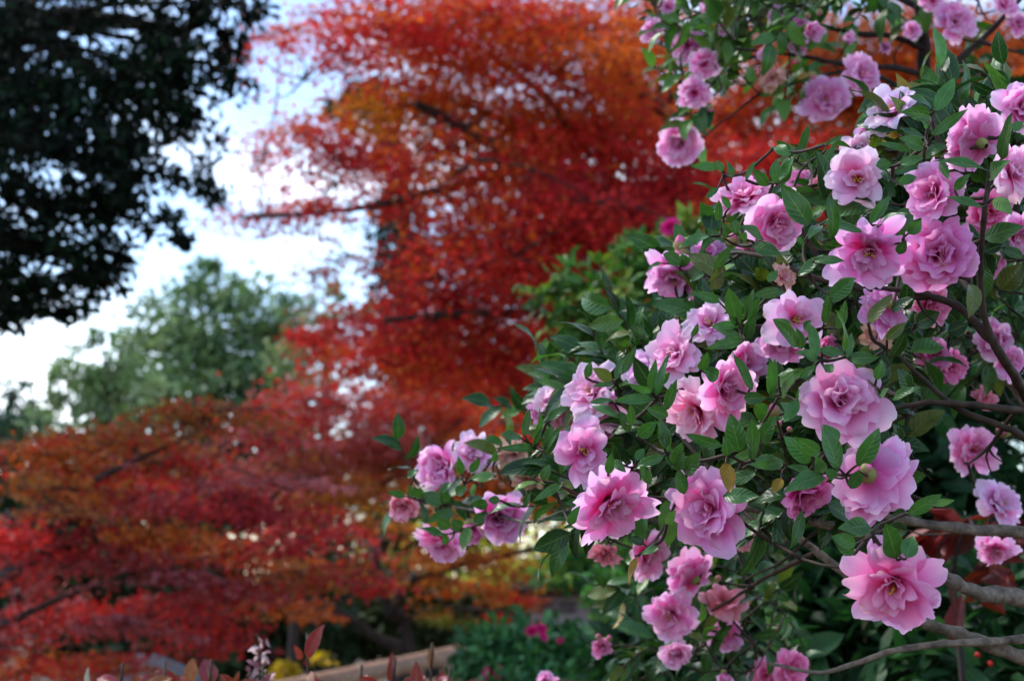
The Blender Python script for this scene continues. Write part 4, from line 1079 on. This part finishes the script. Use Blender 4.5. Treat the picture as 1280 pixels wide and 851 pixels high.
# ------------------------------------------------------------------ the near pink camellia
def near_camellia():
    base = np.array([1.12, 1.75, gz(1.1, 1.75) - .03])
    root = thing("pink_camellia", "near pink camellia on the right in sharp focus, large ruffled flowers and glossy leaves", "shrub", base, "pink camellias")
    o = base
    trunk = [base, U(1500, 1400, 1.75), U(1440, 900, 1.6), U(1380, 650, 1.5), U(1320, 520, 1.4), U(1284, 498, 1.34)]
    t = MB(); t.tube(trunk, [.032, .028, .022, .016, .011, .007], 10, 5, wob=.05); t.build("trunk", M['bark'], root, o)
    BR = [  # px list, depths, radius from / to, bark
        ([(1440, 900), (1340, 770), (1280, 748), (1215, 738), (1150, 700), (1090, 672), (1030, 655), (970, 641), (925, 635)], (1.6, 1.5, 1.4, 1.36, 1.34, 1.36, 1.38, 1.36, 1.32), .0098, .0026, 'bark'),
        ([(1440, 900), (1340, 850), (1280, 822), (1210, 796), (1150, 775), (1100, 750), (1050, 712), (1000, 672)], (1.6, 1.58, 1.5, 1.48, 1.47, 1.48, 1.5, 1.52), .0085, .0035, 'bark'),
        ([(1340, 850), (1300, 802), (1240, 802), (1180, 804), (1120, 812), (1060, 832), (1020, 840), (960, 828)], (1.58, 1.5, 1.46, 1.45, 1.45, 1.46, 1.48, 1.5), .005, .0016, 'bark'),
        ([(1380, 700), (1290, 668), (1200, 660), (1130, 650), (1090, 640)], (1.55, 1.5, 1.46, 1.45, 1.44), .0075, .003, 'bark'),
        ([(1320, 520), (1280, 514), (1210, 506), (1160, 503), (1110, 512), (1060, 520)], (1.4, 1.32, 1.3, 1.3, 1.31, 1.33), .0038, .0016, 'twig'),
        ([(1380, 650), (1290, 556), (1250, 532), (1200, 512), (1150, 470), (1120, 440)], (1.5, 1.34, 1.32, 1.31, 1.3, 1.3), .0042, .0014, 'twig'),
        ([(1284, 498), (1262, 460), (1240, 425), (1228, 385), (1226, 330), (1230, 270), (1236, 225), (1240, 205)], (1.34, 1.28, 1.26, 1.25, 1.24, 1.22, 1.21, 1.2), .0046, .0014, 'twig'),
        ([(1240, 425), (1200, 385), (1160, 370), (1120, 362), (1080, 358)], (1.26, 1.27, 1.27, 1.27, 1.28), .0042, .0016, 'twig'),
        ([(1300, 520), (1270, 480), (1225, 435), (1210, 415)], (1.75, 1.72, 1.7, 1.68), .010, .008, 'bark'),
        ([(1228, 385), (1190, 330), (1165, 270), (1155, 220), (1158, 170), (1166, 140)], (1.25, 1.3, 1.32, 1.3, 1.28, 1.27), .0030, .0010, 'twig'),
        ([(1160, 370), (1100, 365), (1040, 352), (1000, 342), (960, 322), (915, 316), (880, 330)], (1.27, 1.34, 1.36, 1.37, 1.38, 1.42, 1.48), .0040, .0014, 'twig'),
        ([(925, 635), (890, 590), (850, 545), (810, 515), (760, 500), (710, 500)], (1.32, 1.34, 1.37, 1.4, 1.45, 1.5), .0030, .0012, 'twig'),
        ([(970, 641), (900, 650), (840, 655), (790, 640), (750, 625), (715, 636), (660, 652), (610, 640), (560, 632), (520, 620)], (1.36, 1.42, 1.48, 1.5, 1.54, 1.58, 1.64, 1.7, 1.75, 1.78), .0032, .0012, 'bark'),
        ([(715, 636), (690, 610), (665, 585), (640, 560), (610, 575)], (1.58, 1.6, 1.62, 1.63, 1.7), .0018, .0010, 'twig'),
        ([(1110, 512), (1060, 470), (1010, 440), (970, 430)], (1.31, 1.3, 1.3, 1.3), .0024, .0012, 'twig'),
        ([(1060, 520), (1000, 540), (950, 530), (910, 520), (870, 525)], (1.33, 1.33, 1.33, 1.33, 1.34), .0024, .0012, 'twig'),
        ([(1040, 352), (1010, 300), (990, 260), (1000, 215), (1030, 190)], (1.36, 1.36, 1.36, 1.38, 1.4), .0024, .0010, 'twig'),
        ([(1000, 342), (960, 380), (920, 400), (880, 420), (840, 450)], (1.37, 1.38, 1.4, 1.42, 1.44), .0024, .0012, 'twig'),
        ([(1020, 690), (960, 720), (920, 745), (880, 770), (850, 800)], (1.52, 1.66, 1.75, 1.8, 1.82), .0030, .0012, 'twig'),
        ([(1030, 655), (980, 700), (950, 715), (930, 725)], (1.45, 1.5, 1.55, 1.6), .0016, .0010, 'twig'),
        ([(915, 660), (870, 648), (820, 640)], (1.4, 1.42, 1.44), .0014, .0009, 'twig'),
        ([(1270, 514), (1235, 560), (1210, 580)], (1.32, 1.5, 1.7), .0020, .0012, 'twig'),
    ]
    nodes = [np.array(p) for p in trunk[2:]]
    for pl, ds, r0, r1, mt in BR:
        P = np.array([U(x, y, q) for (x, y), q in zip(pl, ds)])
        b = MB(); b.tube(P, np.linspace(r0, r1, len(P)) , 8, 6, wob=.10)
        b.build("branch", M[mt], root, o)
        for i in range(len(P) - 1):
            for tt in (0, .25, .5, .75): nodes.append(P[i] * (1 - tt) + P[i + 1] * tt)
        nodes.append(P[-1])

    Pl = 'petal_pale'
    Pk, Dp, Mg, Dr, Sa = 'petal', 'petal_deep', 'petal_magenta', 'petal_dry', 'petal_salmon'
    FL = [
        (1053, 500, 110, (-.08, .28), 'rose', Pk, 1.18), (1092, 602, 112, (.62, -.42, -1), 'back', Pk, 1.17), (1115, 731, 122, (-.32, -.42), 'loose', Pk, 1.10), (1010, 619, 62, (.1, -.5), 'cup', Dp, 1.20),
        (993, 400, 84, (.15, -.05), 'single', Pl, 1.26), (976, 428, 56, (-.35, -.5), 'open', Pk, 1.30), (1036, 437, 38, (.5, -.2), 'open', Dp, 1.34), (1090, 316, 106, (-.2, -.55), 'loose', Pk, 1.19),
        (1172, 317, 94, (-.12, .05), 'rose', Dp, 1.20), (1168, 239, 78, (-.75, .1), 'open', Pk, 1.21), (1216, 174, 80, (-.45, .45, -1), 'back', Pk, 1.20), (1238, 264, 62, (.1, -.3), 'open', Dp, 1.30),
        (1270, 214, 76, (.5, .1), 'loose', Pl, 1.25), (1112, 135, 64, (-.6, .55), 'single', Pl, 1.36), (1093, 166, 42, (-.3, -.2), 'open', Pk, 1.44), (1068, 221, 76, (-.25, -.1), 'single', Pl, 1.32),
        (1072, 186, 42, (-.5, .3), 'cup', Pl, 1.40), (1120, 187, 42, (.4, 0), 'open', Dp, 1.42), (930, 245, 72, (-.40, .78), 'open', Pk, 1.36), (970, 278, 82, (.45, -.35), 'rose', Pk, 1.30),
        (847, 346, 80, (-.40, -.70), 'open', Pk, 1.50), (884, 318, 42, (-.3, -.2), 'open', Pk, 1.56), (886, 402, 64, (-.3, .6), 'single', Pl, 1.40), (843, 440, 80, (-.55, .35), 'loose', Pl, 1.37),
        (800, 463, 48, (-.6, .2), 'cup', Pl, 1.44), (936, 453, 54, (.6, .2), 'cup', Pk, 1.36), (871, 513, 82, (-.65, -.4), 'loose', Pl, 1.28), (910, 490, 84, (.55, -.1), 'rose', Pk, 1.25),
        (735, 488, 74, (-.6, .45), 'loose', Pl, 1.42), (753, 512, 54, (.2, -.6), 'cup', Pk, 1.47), (688, 497, 42, (-.3, .7), 'cup', Pl, 1.62), (672, 514, 30, (-.3, .2), 'open', Pk, 1.66),
        (712, 522, 44, (0, -.3), 'open', Sa, 1.58), (725, 564, 88, (-.25, .2), 'single', Pk, 1.32), (766, 630, 106, (.40, -.42), 'loose', Pk, 1.24), (881, 637, 110, (-.68, -.12), 'open', Pk, 1.20),
        (545, 583, 56, (-.6, .1), 'cup', Pk, 1.76), (595, 566, 56, (.2, .6), 'loose', Pl, 1.79), (505, 635, 38, (-.2, -.2), 'cup', Sa, 1.80), (550, 679, 62, (-.35, -.7), 'loose', Pk, 1.76),
        (628, 648, 66, (.3, -.1), 'cup', Pk, 1.68), (589, 666, 32, (.1, -.6), 'half', Dp, 1.72), (642, 568, 52, (-.2, -.4), 'dry', Dr, 1.54), (661, 600, 42, (.1, -.6), 'dry', Dr, 1.54),
        (980, 346, 38, (.4, .3), 'dry', Dr, 1.30), (1095, 420, 42, (0, .2), 'dry', Dr, 1.31), (1103, 386, 66, (-.5, -.4, -1), 'back', Pk, 1.28), (1166, 382, 52, (.3, -.3), 'open', Dp, 1.36),
        (1026, 232, 30, (0, .4), 'cup', Sa, 1.42), (1000, 226, 32, (-.2, .2), 'open', Dp, 1.5), (1005, 312, 36, (0, 0), 'open', Mg, 1.7), (935, 317, 30, (.2, -.3), 'open', Dp, 1.52), (1241, 424, 52, (-.2, .1), 'cup', Pk, 1.56),
        (1262, 452, 50, (.2, .1), 'open', Pk, 1.6), (1190, 458, 46, (.2, -.2), 'open', Dp, 1.55), (1168, 443, 42, (-.2, 0), 'open', Dp, 1.5), (1232, 497, 34, (.2, .4), 'loose', Sa, 1.66), (1217, 562, 64, (0, .15), 'loose', Pk, 1.72),
        (1250, 630, 64, (.4, .5), 'loose', Pl, 1.70), (1246, 687, 52, (-.1, -.6), 'loose', Pk, 1.72), (927, 667, 48, (.2, -.1), 'open', Sa, 1.6), (811, 694, 62, (.72, -.2), 'open', Pk, 1.6),
        (862, 717, 64, (-.5, .5, -1), 'back', Pk, 1.75), (838, 769, 70, (-.5, -.3), 'loose', Pk, 1.75), (905, 752, 64, (.1, .78), 'far', Sa, 1.8), (844, 818, 40, (-.3, 0), 'cup', Pk, 1.8), (905, 792, 46, (.1, .1), 'loose', Pk, 1.9),
        (756, 693, 42, (-.1, -.7), 'dry', Sa, 1.66), (752, 808, 26, (0, .2), 'cup', Dp, 2.0), (958, 845, 44, (-.2, .2), 'open', Dp, 1.85), (990, 836, 48, (.2, .1), 'open', Dp, 1.8), (684, 850, 28, (0, .2), 'far', Pk, 2.1),
        (906, 848, 22, (0, -.5), 'half', Pk, 1.8), (1278, 134, 68, (.3, 0), 'open', Pk, 1.32), (1270, 294, 58, (.4, -.5), 'open', Pk, 1.28), (1142, 372, 34, (.3, -.3), 'open', Pk, 1.4), (1240, 330, 40, (.3, -.3), 'open', Dp, 1.42),
        (1150, 330, 40, (-.4, -.4), 'open', Pk, 1.34), (745, 540, 40, (0, -.3), 'open', Dp, 1.5),
    ]
    fp = np.array([(f[0], f[1]) for f in FL], float); fd = np.array([f[6] for f in FL])

    def depth_at(x, y):
        w = 1 / ((fp[:, 0] - x) ** 2 + (fp[:, 1] - y) ** 2 + 900) ** 1.5
        return float((w * fd).sum() / w.sum())

    for (x, y, s, fc, k, mt, d) in sorted(FL, key=lambda f: -f[2]):
        tint = 1 + R.normal(0, .03, 3)
        lab = None
        if k == 'dry': lab = "withered brown pink flower" if mt == Dr else "fading salmon pink flower"
        f_, foot, n = flower(root, o, x, y, s, d, fc, k, mt, tint, fine=s > 34, label=lab)
        q = grow_to(nodes, foot, .001)
        if len(fc) > 2:
            q = [foot + [0.012, 0.02, .03], foot + [0.004, 0.006, .008], foot]
        st = MB(); st.tube(q, [.0019, .0015, .0014], 6, 4); st.build("stalk", M['twig'], f_, o); nodes.append(q[1]); nodes.append(foot)
    for (x, y, s, d, ax) in ((967, 512, 20, 1.24, (-.2, .6)), (915, 299, 19, 1.36, (.1, .6)), (851, 304, 24, 1.5, (-.2, .7)), (1254, 537, 24, 1.6, (-.3, .1)), (974, 529, 10, 1.28, (.2, .3)), (987, 536, 9, 1.28, (0, .4)),
                             (851, 318, 24, 1.5, (-.7, -.2)), (1083, 585, 16, 1.11, (.5, .3)), (898, 722, 10, 1.7, (.2, .3)), (748, 795, 10, 2.0, (0, .5)), (762, 797, 10, 2.0, (0, .5)), (1025, 590, 9, 1.2, (.1, .5))):
        b_, c, n = bud(root, o, x, y, s, d, ax)
        q = grow_to(nodes, c, .001); st = MB(); st.tube(q, [.0016, .0013, .0013], 5, 4); st.build("stalk", M['twig'], b_, o)

    HL = []
    HL += depth_leaf_list([(835, 555, 938, 390, 75), (820, 545, 700, 475, 45), (815, 580, 665, 560, 70), (645, 600, 545, 545, 55, 'd'), (820, 680, 1000, 545, 50), (790, 690, 645, 640, 50, 'd'), (780, 740, 655, 690, 70), (705, 760, 545, 712, 35),
        (795, 780, 895, 725, 55), (1170, 800, 1220, 565, 84), (1090, 850, 830, 800, 64), (1220, 650, 1278, 610, 50), (155, 780, 210, 612, 40), (110, 760, 40, 700, 50), (110, 780, 10, 740, 30), (60, 850, 135, 780, 45), (250, 850, 345, 715, 40),
        (290, 725, 380, 675, 25), (710, 830, 690, 650, 60, 'd'), (860, 800, 905, 900, 40), (800, 640, 760, 590, 40)], 960, 0)
    HL += depth_leaf_list([(205, 530, 65, 320, 115), (165, 510, 95, 440, 60), (310, 600, 310, 380, 88), (280, 508, 470, 560, 75), (265, 530, 200, 590, 55), (510, 520, 612, 375, 52), (560, 525, 690, 460, 45), (230, 700, 385, 705, 50), (150, 780, 285, 670, 52),
        (330, 850, 440, 790, 60), (1110, 290, 1200, 205, 80), (930, 350, 1010, 270, 45), (1075, 440, 885, 380, 50), (1130, 390, 1220, 470, 70, 'l'), (1080, 590, 1278, 530, 92), (1050, 590, 890, 520, 80, 'd'), (985, 450, 975, 330, 60, 'd'),
        (1160, 850, 1278, 720, 110, 'o'), (1020, 780, 1010, 630, 70, 'd'), (1075, 660, 1180, 620, 60, 'd'), (700, 570, 770, 500, 60), (650, 670, 690, 600, 50), (30, 140, 115, 175, 60), (50, 300, 135, 185, 55), (15, 290, 55, 190, 40),
        (540, 230, 620, 220, 60), (660, 220, 780, 190, 50), (650, 320, 750, 280, 50), (590, 250, 600, 310, 60, 'd'), (1150, 560, 1180, 700, 80, 'd'), (1180, 640, 1278, 690, 70, 'd')], 960, 150)
    HL += depth_leaf_list([(480, 35, 330, 30, 45), (490, 60, 460, 0, 45), (540, 90, 510, 0, 45), (610, 100, 655, 5, 30), (720, 130, 645, 45, 55), (745, 120, 775, 10, 40), (770, 120, 840, 10, 60), (470, 140, 405, 190, 30), (530, 240, 485, 180, 40),
        (470, 310, 475, 200, 40), (510, 310, 580, 260, 35), (700, 400, 585, 330, 75), (510, 390, 490, 310, 60), (670, 250, 575, 240, 45, 'd'), (640, 430, 785, 470, 76), (430, 380, 275, 435, 50), (430, 380, 385, 460, 40), (450, 550, 540, 425, 48),
        (560, 370, 540, 290, 60), (590, 400, 610, 360, 40, 'l'), (285, 520, 195, 465, 70), (310, 530, 290, 470, 60), (190, 515, 115, 545, 25), (320, 580, 430, 520, 62, 'o'), (440, 650, 490, 530, 70, 'o'), (870, 580, 1000, 470, 52),
        (950, 510, 1100, 500, 50), (900, 410, 860, 400, 40), (1000, 390, 920, 360, 70), (810, 660, 640, 680, 45), (560, 790, 520, 640, 76), (480, 710, 335, 660, 50), (560, 830, 435, 830, 42), (600, 800, 680, 690, 55), (610, 790, 650, 640, 40),
        (1040, 710, 1150, 600, 75), (1000, 820, 1020, 660, 42), (1070, 850, 1110, 700, 50), (720, 610, 770, 550, 42), (840, 840, 750, 790, 42), (900, 850, 935, 800, 40), (400, 560, 330, 610, 40), (700, 470, 760, 560, 50, 'd')], 780, 200)
    HL += depth_leaf_list([(145, 375, 30, 235, 75), (170, 385, 145, 280, 50), (240, 430, 205, 240, 72), (250, 440, 140, 400, 62), (260, 385, 380, 410, 50), (380, 400, 355, 190, 46), (395, 430, 420, 300, 40), (310, 130, 440, 30, 80), (290, 500, 325, 460, 60),
        (400, 440, 555, 425, 62), (540, 540, 575, 440, 52), (500, 540, 560, 455, 60, 'd'), (560, 630, 605, 580, 42), (70, 630, 150, 490, 62), (160, 530, 240, 465, 42), (10, 620, 35, 430, 52), (50, 520, 130, 490, 52), (150, 640, 80, 750, 60),
        (500, 260, 620, 110, 70, 'o'), (590, 340, 690, 250, 52, 'o'), (600, 430, 690, 310, 90, 'd'), (620, 190, 730, 130, 62, 'd'), (690, 190, 700, 40, 70, 'd'), (1015, 60, 1010, 225, 84, 'o'), (740, 260, 860, 200, 90, 'd'), (900, 300, 1000, 260, 80, 'd'),
        (900, 380, 960, 320, 80, 'd'), (620, 640, 760, 575, 46), (350, 850, 275, 760, 80), (700, 600, 650, 480, 80, 'd'), (780, 430, 720, 330, 90, 'd'), (860, 460, 800, 380, 80, 'd'), (950, 250, 880, 180, 80, 'd'), (1090, 330, 1150, 270, 70, 'd')], 960, 340)
    HL += depth_leaf_list([(625, 480, 430, 480, 55), (620, 440, 500, 400, 35), (640, 460, 700, 250, 42), (610, 440, 640, 270, 42), (650, 400, 710, 340, 42), (690, 530, 745, 375, 52), (455, 570, 310, 500, 50), (420, 480, 300, 495, 36), (420, 385, 325, 320, 62, 'o'),
        (430, 400, 320, 410, 26), (290, 370, 315, 285, 40), (440, 380, 470, 260, 36), (470, 350, 540, 210, 46), (505, 640, 455, 530, 62), (515, 610, 510, 490, 42), (545, 660, 640, 590, 70), (690, 720, 655, 570, 62), (700, 560, 590, 520, 60),
        (970, 710, 785, 650, 56), (1060, 740, 1010, 545, 96), (1120, 780, 1120, 570, 80), (1170, 690, 1240, 560, 72), (1115, 800, 1278, 780, 72), (1000, 760, 980, 660, 52), (720, 800, 770, 690, 52), (790, 850, 860, 740, 82), (540, 820, 690, 750, 52),
        (540, 780, 580, 720, 42), (400, 850, 420, 740, 46), (430, 780, 490, 840, 42), (950, 370, 875, 325, 70), (1120, 430, 1025, 240, 64), (1080, 470, 1190, 470, 62), (1220, 470, 1215, 270, 52), (1080, 180, 890, 220, 52), (1070, 170, 920, 110, 42),
        (1090, 180, 1140, 30, 52), (1060, 120, 1010, 0, 62), (820, 160, 850, 95, 32), (20, 720, 65, 530, 36), (80, 740, 165, 610, 46), (30, 700, 70, 620, 32), (100, 580, 200, 510, 46), (860, 330, 900, 240, 50), (700, 640, 740, 600, 50, 'd')], 660, 380)
    HL += depth_leaf_list([(740, 180, 770, 40, 42), (790, 230, 830, 70, 36), (730, 190, 620, 170, 62), (630, 215, 545, 190, 52), (800, 250, 605, 240, 42), (845, 280, 920, 130, 46), (850, 250, 880, 120, 42), (830, 400, 870, 320, 46), (930, 420, 785, 505, 42),
        (970, 620, 1015, 530, 46), (205, 350, 155, 390, 36), (430, 370, 410, 280, 36), (470, 360, 520, 290, 42), (590, 380, 470, 390, 52, 'l'), (590, 310, 600, 250, 32), (330, 520, 225, 460, 70), (340, 520, 345, 430, 52), (380, 530, 360, 470, 46),
        (400, 470, 450, 430, 52), (320, 460, 380, 410, 42), (150, 480, 55, 460, 36), (180, 490, 170, 420, 32), (230, 490, 190, 430, 42), (390, 560, 255, 605, 52), (370, 640, 300, 590, 62), (430, 640, 375, 600, 62), (340, 670, 220, 640, 52),
        (350, 720, 330, 660, 42), (465, 630, 430, 760, 58, 'l'), (490, 610, 560, 560, 52), (560, 520, 470, 520, 52), (745, 530, 770, 460, 36), (620, 500, 560, 500, 42), (470, 470, 500, 420, 42, 'l'), (300, 560, 330, 500, 40, 'd')], 470, 500)
    HL += depth_leaf_list([(510, 230, 530, 385, 76, 'y'), (500, 400, 675, 400, 78), (800, 235, 635, 245, 54), (930, 230, 800, 100, 92), (980, 190, 855, 105, 66), (1075, 265, 985, 45, 112), (1165, 250, 1278, 60, 94), (1000, 300, 800, 375, 88), (940, 290, 820, 250, 62),
        (990, 290, 960, 200, 62), (790, 310, 740, 385, 52, 'y'), (1130, 360, 1200, 260, 62), (1060, 310, 1010, 260, 52), (890, 480, 830, 670, 58), (880, 500, 870, 600, 42), (1020, 440, 1150, 530, 82, 'd'), (1235, 560, 1070, 560, 84),
        (1150, 690, 1035, 595, 72), (180, 655, 80, 690, 36), (65, 700, 20, 840, 36, 'y'), (300, 390, 270, 260, 62), (360, 260, 300, 200, 72), (215, 180, 165, 20, 62), (245, 250, 215, 140, 52), (130, 340, 80, 230, 52), (200, 200, 60, 250, 46),
        (260, 270, 300, 180, 60), (215, 540, 260, 470, 46, 'l'), (665, 290, 475, 330, 66), (100, 640, 30, 600, 46, 'd'), (700, 470, 620, 440, 40, 'd')], 780, 520)
    HL += depth_leaf_list([(700, 570, 870, 470, 68), (820, 520, 935, 500, 36, 'l'), (510, 630, 355, 640, 94), (440, 720, 320, 680, 70), (520, 700, 540, 620, 60, 'd'), (640, 790, 590, 615, 108), (690, 790, 725, 675, 84), (600, 630, 700, 660, 70, 'd'),
        (650, 220, 630, 120, 74, 'd'), (690, 560, 620, 570, 50, 'd')], 960, 500)

    # gather the leaves into leafy twigs by where they start
    B2 = np.array([(h[0], h[1]) for h in HL]); left = list(range(len(HL))); groups = []
    while left:
        i = left[0]
        g = [j for j in left if np.hypot(*(B2[j] - B2[i])) < 30]
        groups.append(g); left = [j for j in left if j not in g]
    groups.sort(key=lambda g: -sum(np.hypot(HL[j][2] - HL[j][0], HL[j][3] - HL[j][1]) * HL[j][4] for j in g))
    extra = MB(); extra_t = MB()
    for gi, g in enumerate(groups):
        own = gi < 92
        lf = MB() if own else extra; tw = MB() if own else extra_t
        cx, cy = B2[g].mean(0)
        nearf = [f[6] for f in FL if np.hypot(f[0] - cx, f[1] - cy) < f[2] * .55 + 32]
        dg = min([depth_at(cx, cy) - .02] + [v - .032 for v in nearf]) + R.normal(0, .008)
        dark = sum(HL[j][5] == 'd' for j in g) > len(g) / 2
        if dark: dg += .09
        hub = U(cx, cy, dg + .016)
        q = grow_to(nodes, hub, .001); tw.tube(q, [.0018, .0014, .0012], 6, 4, wob=.1); nodes.append(q[1]); nodes.append(hub)
        for j in g:
            bx, by, tx, ty, w, c = HL[j]
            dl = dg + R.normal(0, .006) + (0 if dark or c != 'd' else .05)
            ln = np.hypot(tx - bx, ty - by)
            p0 = U(bx, by, dl + .004); p1 = U(tx, ty, dl + R.normal(-.004, .012) * ln / 45)
            tw.tube([hub, (hub + p0) / 2 + R.normal(0, .001, 3), p0 + (p1 - p0) * .04], [.0012, .001, .0007], 5, 3)
            nr = -FW * (.75 + .3 * R.random()) + UP * R.normal(.35, .25) + RT * R.normal(0, .3)
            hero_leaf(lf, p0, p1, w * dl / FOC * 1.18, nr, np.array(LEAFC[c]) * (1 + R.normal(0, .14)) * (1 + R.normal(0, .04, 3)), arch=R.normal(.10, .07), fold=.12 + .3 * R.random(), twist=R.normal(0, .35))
        if own:
            t_ = tw.build("leafy_twig", M['twig'], root, o); lf.build("leaves", M['camellia_leaf'], t_, o)

    # the many half hidden leaves deeper in the bush
    poly = [(500, 640), (520, 600), (600, 560), (640, 545), (690, 490), (760, 465), (800, 430), (845, 370), (905, 325), (950, 270), (1000, 260), (1060, 220), (1110, 195), (1180, 160), (1300, 150), (1320, 470), (1180, 480), (1130, 560), (1110, 640),
            (1000, 655), (930, 650), (860, 670), (790, 660), (740, 640), (690, 600), (640, 620), (560, 700), (520, 670)]
    n = 0; cf = cfun(.55, .06, .12, .006)  # mostly the darkened green, so interior shade is in the leaf colour
    while n < 430:
        x = R.uniform(500, 1320); y = R.uniform(90, 720)
        if not in_poly(x, y, poly): continue
        if x < 720 and (y > 625 or R.random() < .3): continue
        dd = depth_at(x, y) + .05 + R.exponential(.12)
        if min((x - f[0]) ** 2 + (y - f[1]) ** 2 - (f[2] * .5 + 45) ** 2 + (1e9 if f[6] < dd - .035 else 0) for f in FL) < 0: continue
        c = U(x, y, dd); n += 1
        q = grow_to(nodes, c, .001); extra_t.tube(q, [.0015, .0012, .001], 4, 3); nodes.append(q[1]); nodes.append(c)
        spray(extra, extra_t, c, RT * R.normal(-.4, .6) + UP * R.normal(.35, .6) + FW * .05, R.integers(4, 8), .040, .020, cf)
    # bare twigs in the open right hand part
    for _ in range(26):
        x = R.uniform(1110, 1310); y = R.uniform(350, 640)
        c = U(x, y, R.uniform(1.28, 1.6)); q = grow_to(nodes, c, .001, .0); extra_t.tube(q, [.0017, .0012, .0006], 5, 4, wob=.2); nodes.append(q[1])
    # small foliage round the hanging flowers underneath
    n = 0
    while n < 52:
        x = R.uniform(790, 1000); y = R.uniform(670, 860)
        c = U(x, y, R.uniform(1.8, 2.1)); n += 1
        q = grow_to(nodes, c, .001); extra_t.tube(q, [.0015, .0012, .001], 4, 3); nodes.append(c)
        spray(extra, extra_t, c, RT * R.normal(-.4, .6) + UP * R.normal(.2, .6) - FW * .3, R.integers(3, 7), .040, .0175, cf)
    extra_t.build("twigs", M['twig'], root, o, props={"kind": "stuff"})
    extra.build("foliage", M['camellia_leaf'], root, o, props={"kind": "stuff"})
near_camellia()
